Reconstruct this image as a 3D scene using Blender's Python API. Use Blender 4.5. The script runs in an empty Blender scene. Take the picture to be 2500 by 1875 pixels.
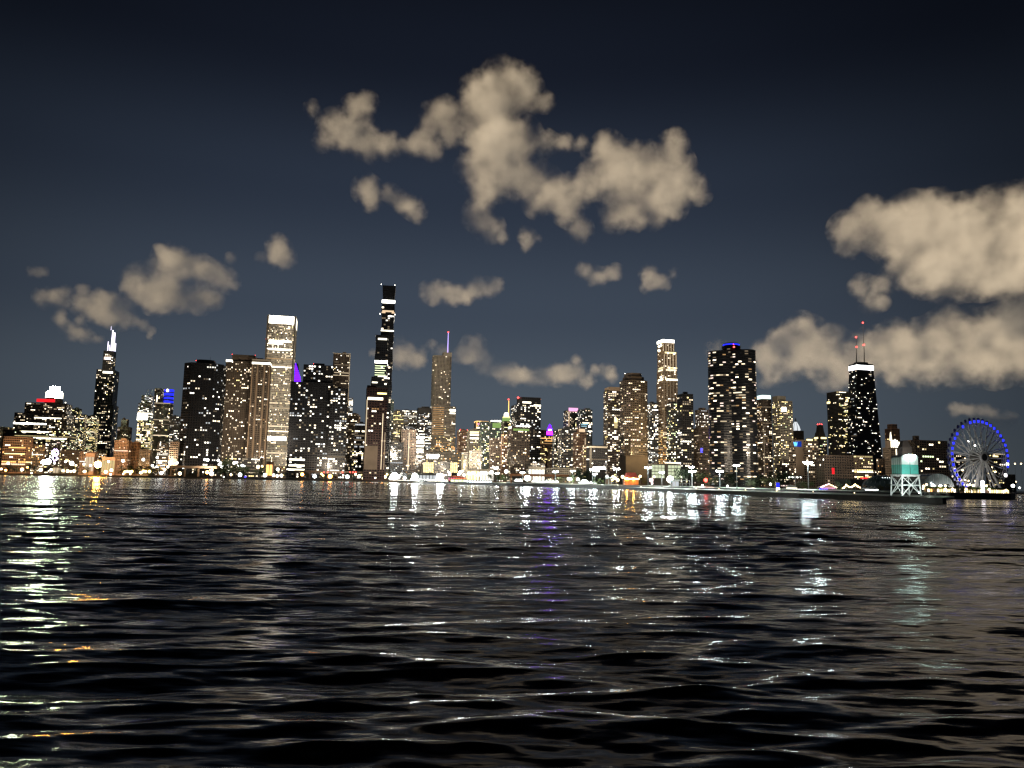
import bpy, math, random, bmesh
import numpy as np
from mathutils import Vector, Matrix, Euler, noise as mnoise

SC = bpy.context.scene
COL = SC.collection
rng = random.Random(7)
R = math.radians

# ------------------------------------------------------------------ camera
PW, PH = 2500.0, 1875.0            # size of the photograph
F = 1878.0                         # focal length in its pixels
CAMZ = 5.0                         # eye height above the water
PITCH, ROLL = R(7.25), R(1.06)
camd = bpy.data.cameras.new('camera')
camd.sensor_fit = 'HORIZONTAL'
camd.sensor_width = 36.0
camd.lens = 36.0 * F / PW
camd.clip_start = 0.5
camd.clip_end = 90000.0
cam = bpy.data.objects.new('camera', camd)
COL.objects.link(cam)
cam.location = (0, 0, CAMZ)
CM = Matrix.Rotation(R(90) + PITCH, 3, 'X') @ Matrix.Rotation(ROLL, 3, 'Z')
cam.rotation_euler = CM.to_euler()
SC.camera = cam

def ray(px, py):
    d = CM @ Vector(((px - PW / 2), -(py - PH / 2), -F))
    return d
def at(px, py, Y):
    """world point seen at photo pixel (px, py) at distance Y north of the camera"""
    d = ray(px, py)
    return Vector((0, 0, CAMZ)) + d * (Y / d.y)
def on_z(px, py, z):
    d = ray(px, py)
    return Vector((0, 0, CAMZ)) + d * ((z - CAMZ) / d.z)
def mpp(Y):                        # metres per photo pixel at distance Y
    return Y / F

# ------------------------------------------------------------------ world, sun, exposure
W = bpy.data.worlds.new('World')
SC.world = W
W.use_nodes = True
nt = W.node_tree
nt.nodes.clear()
N = lambda t, **k: _mk(nt, t, k)
def _mk(tree, t, k):
    n = tree.nodes.new(t)
    for a, b in k.items():
        setattr(n, a, b)
    return n
tc = N('ShaderNodeTexCoord')
sep = N('ShaderNodeSeparateXYZ')
nt.links.new(tc.outputs['Generated'], sep.inputs[0])
ramp = N('ShaderNodeValToRGB')
ramp.color_ramp.interpolation = 'EASE'
def srgb(r, g, b):
    f = lambda c: ((c / 255 + 0.055) / 1.055) ** 2.4 if c > 10 else c / 255 / 12.92
    return (f(r), f(g), f(b), 1)
els = ramp.color_ramp.elements
stops = [(0.0, (84, 92, 98)), (0.10, (77, 87, 98)), (0.22, (61, 71, 85)), (0.36, (44, 53, 68)), (0.50, (25, 31, 44)), (0.7, (8, 10, 16)), (1.0, (4, 5, 8))]
els[0].position = 0; els[0].color = srgb(*stops[0][1])
els[1].position = 1; els[1].color = srgb(*stops[-1][1])
for p, c in stops[1:-1]:
    e = els.new(p); e.color = srgb(*c)
nt.links.new(sep.outputs['Z'], ramp.inputs[0])
# the city's glow in the sky fades sideways, away from downtown
dotn = N('ShaderNodeVectorMath', operation='DOT_PRODUCT')
dotn.inputs[1].default_value = (-0.06, 0.9982, 0.0)
nt.links.new(tc.outputs['Generated'], dotn.inputs[0])
mr = N('ShaderNodeMapRange'); mr.interpolation_type = 'SMOOTHSTEP'
mr.inputs[1].default_value = 0.68; mr.inputs[2].default_value = 1.0
mr.inputs[3].default_value = 0.30; mr.inputs[4].default_value = 1.0
nt.links.new(dotn.outputs['Value'], mr.inputs[0])
sky = N('ShaderNodeTexSky', sky_type='NISHITA')
sky.sun_disc = False
sky.sun_elevation = R(-3.2)
sky.sun_rotation = R(190)
mixs = N('ShaderNodeMix', data_type='RGBA', blend_type='ADD')
mixs.inputs[0].default_value = 0.02
nt.links.new(ramp.outputs[0], mixs.inputs[6])
nt.links.new(sky.outputs[0], mixs.inputs[7])
bg = N('ShaderNodeBackground')
nt.links.new(mixs.outputs[2], bg.inputs[0])
nt.links.new(mr.outputs[0], bg.inputs[1])
outw = N('ShaderNodeOutputWorld')
nt.links.new(bg.outputs[0], outw.inputs[0])

# the sun stands a little below the horizon, behind the camera: it only reaches the clouds
sd = bpy.data.lights.new('sun', 'SUN')
sd.energy = 5.0
sd.angle = R(0.5)
sd.color = (1.0, 0.81, 0.57)
sun = bpy.data.objects.new('sun', sd)
COL.objects.link(sun)
SUNEL, SUNAZ = R(-3.2), R(42)
sundir = Vector((math.sin(SUNAZ) * math.cos(SUNEL), math.cos(SUNAZ) * math.cos(SUNEL), -math.sin(SUNEL)))  # the way the light travels
sun.rotation_euler = sundir.to_track_quat('-Z', 'Y').to_euler()

vs = SC.view_settings
vs.view_transform = 'Standard'
vs.look = 'None'
vs.exposure = 0.0
vs.gamma = 1.0
vs.use_curve_mapping = False
SC.render.engine = 'CYCLES'
cy = SC.cycles
cy.use_denoising = True
cy.max_bounces = 6
cy.diffuse_bounces = 2
cy.glossy_bounces = 3
cy.transmission_bounces = 2
cy.volume_bounces = 2
cy.transparent_max_bounces = 8
cy.sample_clamp_indirect = 20.0
cy.volume_step_rate = 0.6
cy.filter_width = 1.4

# ------------------------------------------------------------------ materials
MATS = {}
def newmat(name):
    m = bpy.data.materials.new(name)
    m.use_nodes = True
    m.node_tree.nodes.clear()
    return m
def surf(name, col, rough=0.8, spec=0.5, var=0.25, scale=0.15, metal=0.0, streak=False):
    """a plain weathered surface: base colour broken up by noise, fine relief"""
    if name in MATS:
        return MATS[name]
    m = newmat(name); t = m.node_tree
    n = lambda ty, **k: _mk(t, ty, k)
    co = n('ShaderNodeTexCoord')
    mp = n('ShaderNodeMapping')
    mp.inputs['Scale'].default_value = (scale, scale, scale * (0.15 if streak else 1))
    t.links.new(co.outputs['Object'], mp.inputs[0])
    nz = n('ShaderNodeTexNoise'); nz.inputs['Scale'].default_value = 1.0; nz.inputs['Detail'].default_value = 5.0
    t.links.new(mp.outputs[0], nz.inputs[0])
    rp = n('ShaderNodeMapRange')
    rp.inputs[1].default_value = 0.3; rp.inputs[2].default_value = 0.7
    rp.inputs[3].default_value = 1 - var; rp.inputs[4].default_value = 1 + var
    t.links.new(nz.outputs[0], rp.inputs[0])
    mx = n('ShaderNodeVectorMath', operation='SCALE')
    mx.inputs[0].default_value = col[:3]
    t.links.new(rp.outputs[0], mx.inputs['Scale'])
    p = n('ShaderNodeBsdfPrincipled')
    t.links.new(mx.outputs[0], p.inputs['Base Color'])
    p.inputs['Roughness'].default_value = rough
    p.inputs['Metallic'].default_value = metal
    p.inputs['Specular IOR Level'].default_value = spec
    o = n('ShaderNodeOutputMaterial')
    t.links.new(p.outputs[0], o.inputs[0])
    MATS[name] = m
    return m
def glow(name, col, s, samp='AUTO'):
    if name in MATS:
        return MATS[name]
    m = newmat(name); t = m.node_tree
    e = _mk(t, 'ShaderNodeEmission', {})
    e.inputs[0].default_value = (col[0], col[1], col[2], 1)
    e.inputs[1].default_value = s
    o = _mk(t, 'ShaderNodeOutputMaterial', {})
    t.links.new(e.outputs[0], o.inputs[0])
    m.cycles.emission_sampling = samp
    MATS[name] = m
    return m

GL = surf('dark_glass', (0.010, 0.011, 0.013), 0.12, 0.5, 0.3, 0.3)
WALL = {
 'black': surf('black_cladding', (0.006, 0.006, 0.007), 0.45, 0.4, 0.3, 0.05),
 'dark': surf('dark_stone', (0.022, 0.019, 0.016), 0.7, 0.4, 0.3, 0.05),
 'maroon': surf('maroon_panel', (0.035, 0.014, 0.012), 0.7, 0.4, 0.3, 0.05),
 'brown': surf('brown_stone', (0.115, 0.088, 0.064), 0.8, 0.4, 0.25, 0.05),
 'umber': surf('umber_brick', (0.055, 0.041, 0.031), 0.8, 0.4, 0.3, 0.05),
 'brick': surf('red_brick', (0.19, 0.115, 0.075), 0.85, 0.3, 0.25, 0.05),
 'tan': surf('tan_limestone', (0.30, 0.22, 0.15), 0.85, 0.3, 0.2, 0.05, streak=True),
 'grey': surf('grey_concrete', (0.14, 0.13, 0.11), 0.85, 0.3, 0.25, 0.05, streak=True),
 'pale': surf('pale_stone', (0.42, 0.38, 0.31), 0.8, 0.3, 0.15, 0.04, streak=True),
 'white': surf('white_stone', (0.62, 0.60, 0.54), 0.8, 0.3, 0.12, 0.05, streak=True),
 'green': surf('green_glass_wall', (0.018, 0.030, 0.028), 0.35, 0.5, 0.3, 0.05),
 'slate': surf('slate_panel', (0.06, 0.062, 0.065), 0.6, 0.4, 0.25, 0.05),
}
STEEL = surf('white_painted_steel', (0.72, 0.73, 0.70), 0.5, 0.5, 0.12, 0.8)
GALV = surf('galvanised_steel', (0.45, 0.46, 0.46), 0.45, 0.5, 0.15, 0.8)
# lit panes: colour of the lamp behind, how bright
LITDEF = {
 'ww3': ((1.0, .84, .60), 4.4), 'ww2': ((1.0, .81, .55), 1.7), 'ww1': ((1.0, .79, .52), 0.7),
 'cw3': ((1.0, .93, .79), 4.8), 'cw2': ((1.0, .94, .82), 1.7), 'cw1': ((.92, .96, 1.0), 0.7),
 'ye2': ((1.0, .80, .34), 2.8), 'ye1': ((1.0, .80, .38), 0.65), 'or2': ((1.0, .52, .16), 2.2), 'or1': ((1.0, .58, .25), 0.5),
 'gr2': ((.85, 1.0, .58), 2.0), 'pk2': ((1.0, .76, .66), 1.5), 'bl2': ((.25, .55, 1.0), 1.6), 'dim': ((1.0, .76, .50), 0.2),
}
LIT = {k: glow('lit_pane_' + k, c, s) for k, (c, s) in LITDEF.items()}
PAL = {
 'warm': (('ww3', 5), ('ww2', 6), ('ww1', 6), ('cw3', 2), ('ye2', 1), ('dim', 8), ('or1', 1)),
 'white': (('cw3', 6), ('cw2', 5), ('ww3', 3), ('ww2', 2), ('cw1', 5), ('dim', 6)),
 'mixed': (('ww3', 5), ('ww2', 4), ('cw3', 4), ('cw2', 2), ('ye2', 2), ('ww1', 5), ('dim', 7), ('pk2', 1)),
 'yellow': (('ye2', 6), ('ww3', 4), ('ww2', 4), ('ye1', 4), ('gr2', 1)),
 'orange': (('or2', 5), ('or1', 4), ('ww2', 4), ('ye2', 3), ('ww3', 2)),
 'green': (('gr2', 3), ('cw3', 4), ('ye2', 3), ('ww3', 3), ('ye1', 3)),
 'brown': (('ww2', 5), ('ww3', 4), ('or1', 3), ('ww1', 4), ('pk2', 2), ('dim', 8)),
}

# ------------------------------------------------------------------ helpers
class MB:
    """collects shapes into one mesh"""
    def __init__(s):
        s.v = []; s.f = []; s.m = []
    def quad(s, a, b, c, d, mi=0):
        i = len(s.v); s.v += [tuple(a), tuple(b), tuple(c), tuple(d)]; s.f.append((i, i + 1, i + 2, i + 3)); s.m.append(mi)
    def box(s, c, size, rz=0.0, mi=0):
        ca, sa = math.cos(rz), math.sin(rz)
        hx, hy, hz = size[0] / 2, size[1] / 2, size[2] / 2
        i = len(s.v)
        for dz in (-hz, hz):
            for dx, dy in ((-hx, -hy), (hx, -hy), (hx, hy), (-hx, hy)):
                s.v.append((c[0] + dx * ca - dy * sa, c[1] + dx * sa + dy * ca, c[2] + dz))
        for q in ((3, 2, 1, 0), (4, 5, 6, 7), (0, 1, 5, 4), (1, 2, 6, 5), (2, 3, 7, 6), (3, 0, 4, 7)):
            s.f.append(tuple(i + k for k in q)); s.m.append(mi)
    def prism(s, poly, z0, z1, top=None, mi=0, cap=True):
        top = top or poly
        i = len(s.v); n = len(poly)
        s.v += [(p[0], p[1], z0) for p in poly] + [(p[0], p[1], z1) for p in top]
        for k in range(n):
            j = (k + 1) % n
            s.f.append((i + k, i + j, i + n + j, i + n + k)); s.m.append(mi)
        if cap:
            s.f.append(tuple(i + n + k for k in range(n))); s.m.append(mi)
            s.f.append(tuple(i + n - 1 - k for k in range(n))); s.m.append(mi)
    def bar(s, a, b, r, n=6, mi=0, r2=None):
        a, b = Vector(a), Vector(b)
        r2 = r if r2 is None else r2
        d = (b - a).normalized()
        u = d.cross(Vector((0, 0, 1)) if abs(d.z) < .9 else Vector((1, 0, 0))).normalized()
        w = d.cross(u)
        i = len(s.v)
        for p, rr in ((a, r), (b, r2)):
            for k in range(n):
                t = 2 * math.pi * k / n
                s.v.append(tuple(p + u * (rr * math.cos(t)) + w * (rr * math.sin(t))))
        for k in range(n):
            j = (k + 1) % n
            s.f.append((i + k, i + n + k, i + n + j, i + j)); s.m.append(mi)
        s.f.append(tuple(i + k for k in range(n))); s.m.append(mi)
        s.f.append(tuple(i + 2 * n - 1 - k for k in range(n))); s.m.append(mi)
    def lathe(s, c, prof, n=16, mi=0):
        """profile [(r, z)...] turned round a vertical axis at c"""
        i = len(s.v)
        for r, z in prof:
            for k in range(n):
                t = 2 * math.pi * k / n
                s.v.append((c[0] + r * math.cos(t), c[1] + r * math.sin(t), c[2] + z))
        for a in range(len(prof) - 1):
            for k in range(n):
                j = (k + 1) % n
                s.f.append((i + a * n + k, i + a * n + j, i + (a + 1) * n + j, i + (a + 1) * n + k)); s.m.append(mi)
        if prof[-1][0] > 1e-3:
            s.f.append(tuple(i + (len(prof) - 1) * n + k for k in range(n))); s.m.append(mi)
        if prof[0][0] > 1e-3:
            s.f.append(tuple(i + n - 1 - k for k in range(n))); s.m.append(mi)
    def ball(s, c, r, n=8, m=5, mi=0, sz=1.0):
        s.lathe((c[0], c[1], c[2]), [(max(0.001 * r, r * math.sin(math.pi * k / m)), -r * sz * math.cos(math.pi * k / m)) for k in range(m + 1)], n, mi)
    def mesh(s, name, mats):
        me = bpy.data.meshes.new(name)
        me.from_pydata(s.v, [], s.f)
        for m in (mats if isinstance(mats, (list, tuple)) else [mats]):
            me.materials.append(m)
        if any(s.m):
            me.polygons.foreach_set('material_index', s.m)
        me.update()
        return me
    def build(s, name, mats, parent=None, loc=None, kind=None, smooth=False):
        if not s.v:
            return None
        me = s.mesh(name, mats)
        if smooth:
            me.polygons.foreach_set('use_smooth', [True] * len(me.polygons))
        o = bpy.data.objects.new(name, me)
        COL.objects.link(o)
        if parent is not None:
            o.parent = parent
        if loc is not None:
            o.location = loc
        if kind:
            o['kind'] = kind
        return o

def tag(o, label, cat, group=None):
    o['label'] = label; o['category'] = cat
    if group:
        o['group'] = group
    return o
def thing(name, loc, label, cat, group=None):
    o = bpy.data.objects.new(name, None)
    o.empty_display_size = 1.0
    COL.objects.link(o)
    o.location = loc
    return tag(o, label, cat, group)
def structure(o):
    o['kind'] = 'structure'
    return o
def put(name, me, parent, loc=(0, 0, 0), rot=(0, 0, 0), sc=(1, 1, 1)):
    o = bpy.data.objects.new(name, me)
    COL.objects.link(o)
    o.parent = parent
    o.location = loc; o.rotation_euler = rot; o.scale = sc
    return o
def clone(root, loc, rz=0.0, sc=None, label=None, group=None):
    r = root.copy(); COL.objects.link(r)
    r.location = loc; r.rotation_euler = (0, 0, rz)
    if sc: r.scale = sc
    if label: r['label'] = label
    if group: r['group'] = group
    for ch in list(root.children):
        c = ch.copy(); COL.objects.link(c); c.parent = r
        for g in list(ch.children):
            d = g.copy(); COL.objects.link(d); d.parent = c
    return r

GZ = 3.4                            # level of the land above the lake
# ------------------------------------------------------------------ water
def make_water():
    # rows close together near the boat, further apart towards the shore; true waves in metres
    rows = []
    d = 7.0
    while d < 2600:
        rows.append(d)
        d += min(max(0.06, d * d / (CAMZ * 769) * 0.8), max(0.26, (d - 60) * 0.010))
    rows = np.array(rows)
    ncol = 860
    ang = np.linspace(R(-47), R(47), ncol)
    # equal steps across the sheet, the same fan for every row
    tx = np.tan(ang * 0.0 + np.linspace(-1, 1, ncol) * R(45)) * 1.05
    X = rows[:, None] * tx[None, :]
    Y = np.repeat(rows[:, None], ncol, 1)
    step = np.maximum(np.gradient(rows)[:, None], rows[:, None] * (2.1 / ncol) * 0.9)
    Z = np.zeros_like(X); DX = np.zeros_like(X); DY = np.zeros_like(X)
    rs = np.random.RandomState(11)
    nw = 130
    lam = np.exp(rs.uniform(np.log(0.5), np.log(11.0), nw))
    # the wind sea comes towards the boat; the wake's longer waves cross it at a slant
    th = R(-90) + rs.normal(0, R(15), nw) + R(4)
    th[lam > 5] = R(-73) + rs.normal(0, R(9), (lam > 5).sum())
    ph = rs.uniform(0, 2 * math.pi, nw)
    k = 2 * math.pi / lam
    th[lam > 5] = R(-70) + rs.normal(0, R(8), (lam > 5).sum())
    slope = 0.0185 * np.where(lam < 0.8, (lam / 0.8) ** 0.5, 1.0) * np.where(lam > 2.5, (2.5 / lam) ** 0.8, 1.0) * rs.uniform(0.5, 1.5, nw)
    amp = slope / k
    # gusts: patches of rougher and calmer water
    G = np.ones_like(X)
    for i in range(7):
        q = 2 * math.pi / rs.uniform(14, 60); t = rs.uniform(0, 2 * math.pi)
        G += 0.16 * np.sin(q * (X * math.cos(t) + Y * math.sin(t) * 0.6) + rs.uniform(0, 6.28))
    G = np.clip(G, 0.35, 1.7)
    for i in range(nw):
        w = np.clip((lam[i] / step - 2.2) / 2.5, 0, 1)
        if w.max() <= 0:
            continue
        P = k[i] * (X * math.cos(th[i]) + Y * math.sin(th[i])) + ph[i]
        g = G if lam[i] < 5 else 1.0
        a = amp[i] * w * g
        Z += a * np.sin(P)
        DX += a * math.cos(th[i]) * np.cos(P) * 0.8
        DY += a * math.sin(th[i]) * np.cos(P) * 0.8
    X = X + DX; Y = Y + DY
    nr = len(rows)
    co = np.stack([X, Y, Z], -1).reshape(-1, 3).astype(np.float32)
    nmain = len(co)
    # the lake goes on, calm, to both sides and behind the boat
    far = np.array([[-6000, 2600, -.4], [-6000, -4000, -.4], [6000, -4000, -.4], [6000, 2600, -.4], [X[-1, 0], 2600, -.4], [X[0, 0] - .5, Y[0, 0] + .4, -.4], [X[0, -1] + .5, Y[0, -1] + .4, -.4], [X[-1, -1], 2600, -.4]], np.float32)
    far[4, 0] += 30; far[7, 0] -= 30
    co = np.vstack([co, far])
    idx = np.arange(nr * ncol).reshape(nr, ncol)
    q = np.stack([idx[:-1, :-1], idx[:-1, 1:], idx[1:, 1:], idx[1:, :-1]], -1).reshape(-1, 4)
    q = np.vstack([q, nmain + np.array([[0, 1, 5, 4], [1, 2, 6, 5], [2, 3, 7, 6]])])
    me = bpy.data.meshes.new('water')
    me.vertices.add(len(co)); me.vertices.foreach_set('co', co.ravel())
    me.loops.add(q.size); me.loops.foreach_set('vertex_index', q.ravel().astype(np.int32))
    me.polygons.add(len(q))
    me.polygons.foreach_set('loop_start', np.arange(0, q.size, 4, dtype=np.int32))
    me.polygons.foreach_set('use_smooth', np.ones(len(q), dtype=bool))
    me.update(calc_edges=True)
    me.materials.append(water_mat())
    o = bpy.data.objects.new('water', me)
    COL.objects.link(o)
    return structure(o)

def water_mat():
    m = newmat('lake_water'); t = m.node_tree
    n = lambda ty, **k: _mk(t, ty, k)
    L = t.links.new
    geo = n('ShaderNodeNewGeometry')
    def ripples(sx, sy, sc, k, detail=3.0):
        mp = n('ShaderNodeMapping'); mp.inputs['Scale'].default_value = (sx, sy, 1)
        mp.inputs['Rotation'].default_value = (0, 0, R(6))
        L(geo.outputs['Position'], mp.inputs[0])
        z = n('ShaderNodeTexNoise'); z.inputs['Scale'].default_value = sc; z.inputs['Detail'].default_value = detail
        z.inputs['Roughness'].default_value = 0.6
        L(mp.outputs[0], z.inputs[0])
        s = n('ShaderNodeVectorMath', operation='SUBTRACT'); s.inputs[1].default_value = (.5, .5, .5)
        L(z.outputs['Color'], s.inputs[0])
        q = n('ShaderNodeVectorMath', operation='MULTIPLY'); q.inputs[1].default_value = (k * 1.0, k, 0)
        L(s.outputs[0], q.inputs[0])
        return q
    a = ripples(0.30, 1.5, 2.0, 0.75)          # wavelets of half a metre
    b = ripples(0.045, 0.24, 1.0, 4.2, 5.0)    # waves of a few metres, for the far water
    # the mesh no longer carries the waves far out: the relief does
    ln = n('ShaderNodeVectorMath', operation='LENGTH'); L(geo.outputs['Position'], ln.inputs[0])
    mr = n('ShaderNodeMapRange'); mr.inputs[1].default_value = 35; mr.inputs[2].default_value = 200
    mr.inputs[3].default_value = 0.06; mr.inputs[4].default_value = 1.0
    L(ln.outputs['Value'], mr.inputs[0])
    bs = n('ShaderNodeVectorMath', operation='SCALE'); L(b.outputs[0], bs.inputs[0]); L(mr.outputs[0], bs.inputs['Scale'])
    ad = n('ShaderNodeVectorMath', operation='ADD'); L(a.outputs[0], ad.inputs[0]); L(bs.outputs[0], ad.inputs[1])
    ad2 = n('ShaderNodeVectorMath', operation='ADD'); L(ad.outputs[0], ad2.inputs[0]); L(geo.outputs['Normal'], ad2.inputs[1])
    nm = n('ShaderNodeVectorMath', operation='NORMALIZE'); L(ad2.outputs[0], nm.inputs[0])
    p = n('ShaderNodeBsdfPrincipled')
    p.inputs['Base Color'].default_value = (0.0016, 0.0022, 0.0022, 1)
    p.inputs['Roughness'].default_value = 0.155
    p.inputs['IOR'].default_value = 1.26
    L(nm.outputs[0], p.inputs['Normal'])
    o = n('ShaderNodeOutputMaterial'); L(p.outputs[0], o.inputs[0])
    return m
make_water()

# ------------------------------------------------------------------ clouds
def cloud_mat(name, dens, s, centres, lo=0.05, hi=1.35):
    """vapour: thick round the given centres (c, r), its edges drawn out and frayed by noise"""
    m = newmat(name); t = m.node_tree
    n = lambda ty, **k: _mk(t, ty, k)
    L = t.links.new
    g = n('ShaderNodeNewGeometry')
    w = n('ShaderNodeTexNoise'); w.inputs['Scale'].default_value = 1 / (60 * s); w.inputs['Detail'].default_value = 5.0
    w.inputs['Roughness'].default_value = 0.55
    L(g.outputs['Position'], w.inputs[0])
    sb = n('ShaderNodeVectorMath', operation='SUBTRACT'); sb.inputs[1].default_value = (.5, .5, .5)
    L(w.outputs['Color'], sb.inputs[0])
    sc = n('ShaderNodeVectorMath', operation='SCALE'); sc.inputs['Scale'].default_value = 75 * s
    L(sb.outputs[0], sc.inputs[0])
    pw = n('ShaderNodeVectorMath', operation='ADD'); L(g.outputs['Position'], pw.inputs[0]); L(sc.outputs[0], pw.inputs[1])
    acc = None
    rm = sorted(c[1] for c in centres)[len(centres) // 2]
    sc.inputs['Scale'].default_value = min(75 * s, rm * 1.25); w.inputs['Scale'].default_value = max(1 / (60 * s), .8 / rm); 
    for c, r in centres:
        d = n('ShaderNodeVectorMath', operation='DISTANCE'); d.inputs[1].default_value = c
        L(pw.outputs[0], d.inputs[0])
        f = n('ShaderNodeMapRange'); f.interpolation_type = 'SMOOTHSTEP'
        f.inputs[1].default_value = r * 1.75; f.inputs[2].default_value = r * 0.2
        f.inputs[3].default_value = 0; f.inputs[4].default_value = 1
        L(d.outputs['Value'], f.inputs[0])
        if acc is None:
            acc = f.outputs[0]
        else:
            ad = n('ShaderNodeMath', operation='ADD'); L(acc, ad.inputs[0]); L(f.outputs[0], ad.inputs[1]); acc = ad.outputs[0]
    z = n('ShaderNodeTexNoise'); z.inputs['Scale'].default_value = 1 / (34 * s); z.inputs['Detail'].default_value = 5.0
    z.inputs['Roughness'].default_value = 0.6
    L(g.outputs['Position'], z.inputs[0])
    zm = n('ShaderNodeMath', operation='MULTIPLY_ADD'); zm.inputs[1].default_value = 2.5; zm.inputs[2].default_value = -1.24
    L(z.outputs[0], zm.inputs[0])
    cl = n('ShaderNodeMath', operation='MINIMUM'); cl.inputs[1].default_value = 1.2; L(acc, cl.inputs[0])
    sm = n('ShaderNodeMath', operation='ADD'); L(cl.outputs[0], sm.inputs[0]); L(zm.outputs[0], sm.inputs[1])
    r = n('ShaderNodeMapRange'); r.interpolation_type = 'SMOOTHSTEP'; r.inputs[1].default_value = lo; r.inputs[2].default_value = hi
    r.inputs[3].default_value = 0.0; r.inputs[4].default_value = dens
    L(sm.outputs[0], r.inputs[0])
    k = n('ShaderNodeTexNoise'); k.inputs['Scale'].default_value = 1 / (95 * s); k.inputs['Detail'].default_value = 1.5
    L(g.outputs['Position'], k.inputs[0])
    km = n('ShaderNodeMapRange'); km.interpolation_type = 'SMOOTHSTEP'; km.inputs[1].default_value = .36; km.inputs[2].default_value = .60; km.inputs[3].default_value = .22; km.inputs[4].default_value = 1.25
    L(k.outputs[0], km.inputs[0])
    rk = n('ShaderNodeMath', operation='MULTIPLY'); L(r.outputs[0], rk.inputs[0]); L(km.outputs[0], rk.inputs[1])
    r = rk
    v = n('ShaderNodeVolumeScatter')
    v.inputs['Color'].default_value = (1, .95, .87, 1); v.inputs['Anisotropy'].default_value = -0.3
    L(r.outputs[0], v.inputs['Density'])
    o = n('ShaderNodeOutputMaterial'); L(v.outputs[0], o.inputs['Volume'])
    return m

def make_cloud(label, blobs, Y, dens=1.0, seed=0):
    """blobs: (px, py, r) in photo pixels; a lumpy closed hull of real size filled with drifting vapour"""
    rg = random.Random(seed)
    bm = bmesh.new()
    s = Y / F
    c0 = at(sum(b[0] for b in blobs) / len(blobs), sum(b[1] for b in blobs) / len(blobs), Y)
    rmin = min(b[2] for b in blobs) * s
    cs = []
    if seed in (3, 4, 8, 9, 13, 14, 21):           # the drawn-out ones: fill in between neighbours
        ext = []
        for i, p_ in enumerate(blobs):
            for q_ in blobs[i + 1:]:
                if math.hypot(p_[0] - q_[0], p_[1] - q_[1]) < 1.9 * max(p_[2], q_[2]):
                    ext.append(((p_[0] + q_[0]) / 2, (p_[1] + q_[1]) / 2, (p_[2] + q_[2]) / 2 * rg.uniform(.8, 1.0)))
        blobs = [(b[0], b[1], b[2] * 1.12, *b[3:]) for b in blobs] + ext[:40]
    for b in blobs:
        px, py, r = b[:3]
        el = b[3] if len(b) > 3 else 1.0           # stretched sideways: three in a row
        for dx in ((0,) if el == 1.0 else (-.7 * el, 0, .7 * el)):
            p = at(px + dx * r, py, Y * (1 + rg.uniform(-.02, .02)))
            cs.append((p, r * s))
            bmesh.ops.create_icosphere(bm, subdivisions=2, radius=r * s * 1.62, matrix=Matrix.Translation(p - c0))
    me = bpy.data.meshes.new('cloud')
    bm.to_mesh(me); bm.free()
    o = bpy.data.objects.new('cloud', me)
    COL.objects.link(o)
    md = o.modifiers.new('remesh', 'REMESH'); md.mode = 'VOXEL'; md.voxel_size = max(rmin / 2.0, 7 * s)
    dg = bpy.context.evaluated_depsgraph_get()
    me2 = bpy.data.meshes.new_from_object(o.evaluated_get(dg))
    o.modifiers.clear()
    o.data = me2
    bpy.data.meshes.remove(me)
    me2.name = 'cloud'
    me2.materials.append(cloud_mat('cloud_vapour', dens * 0.016 / s, s, cs))
    o.location = c0
    return tag(o, label, 'cloud')

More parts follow.
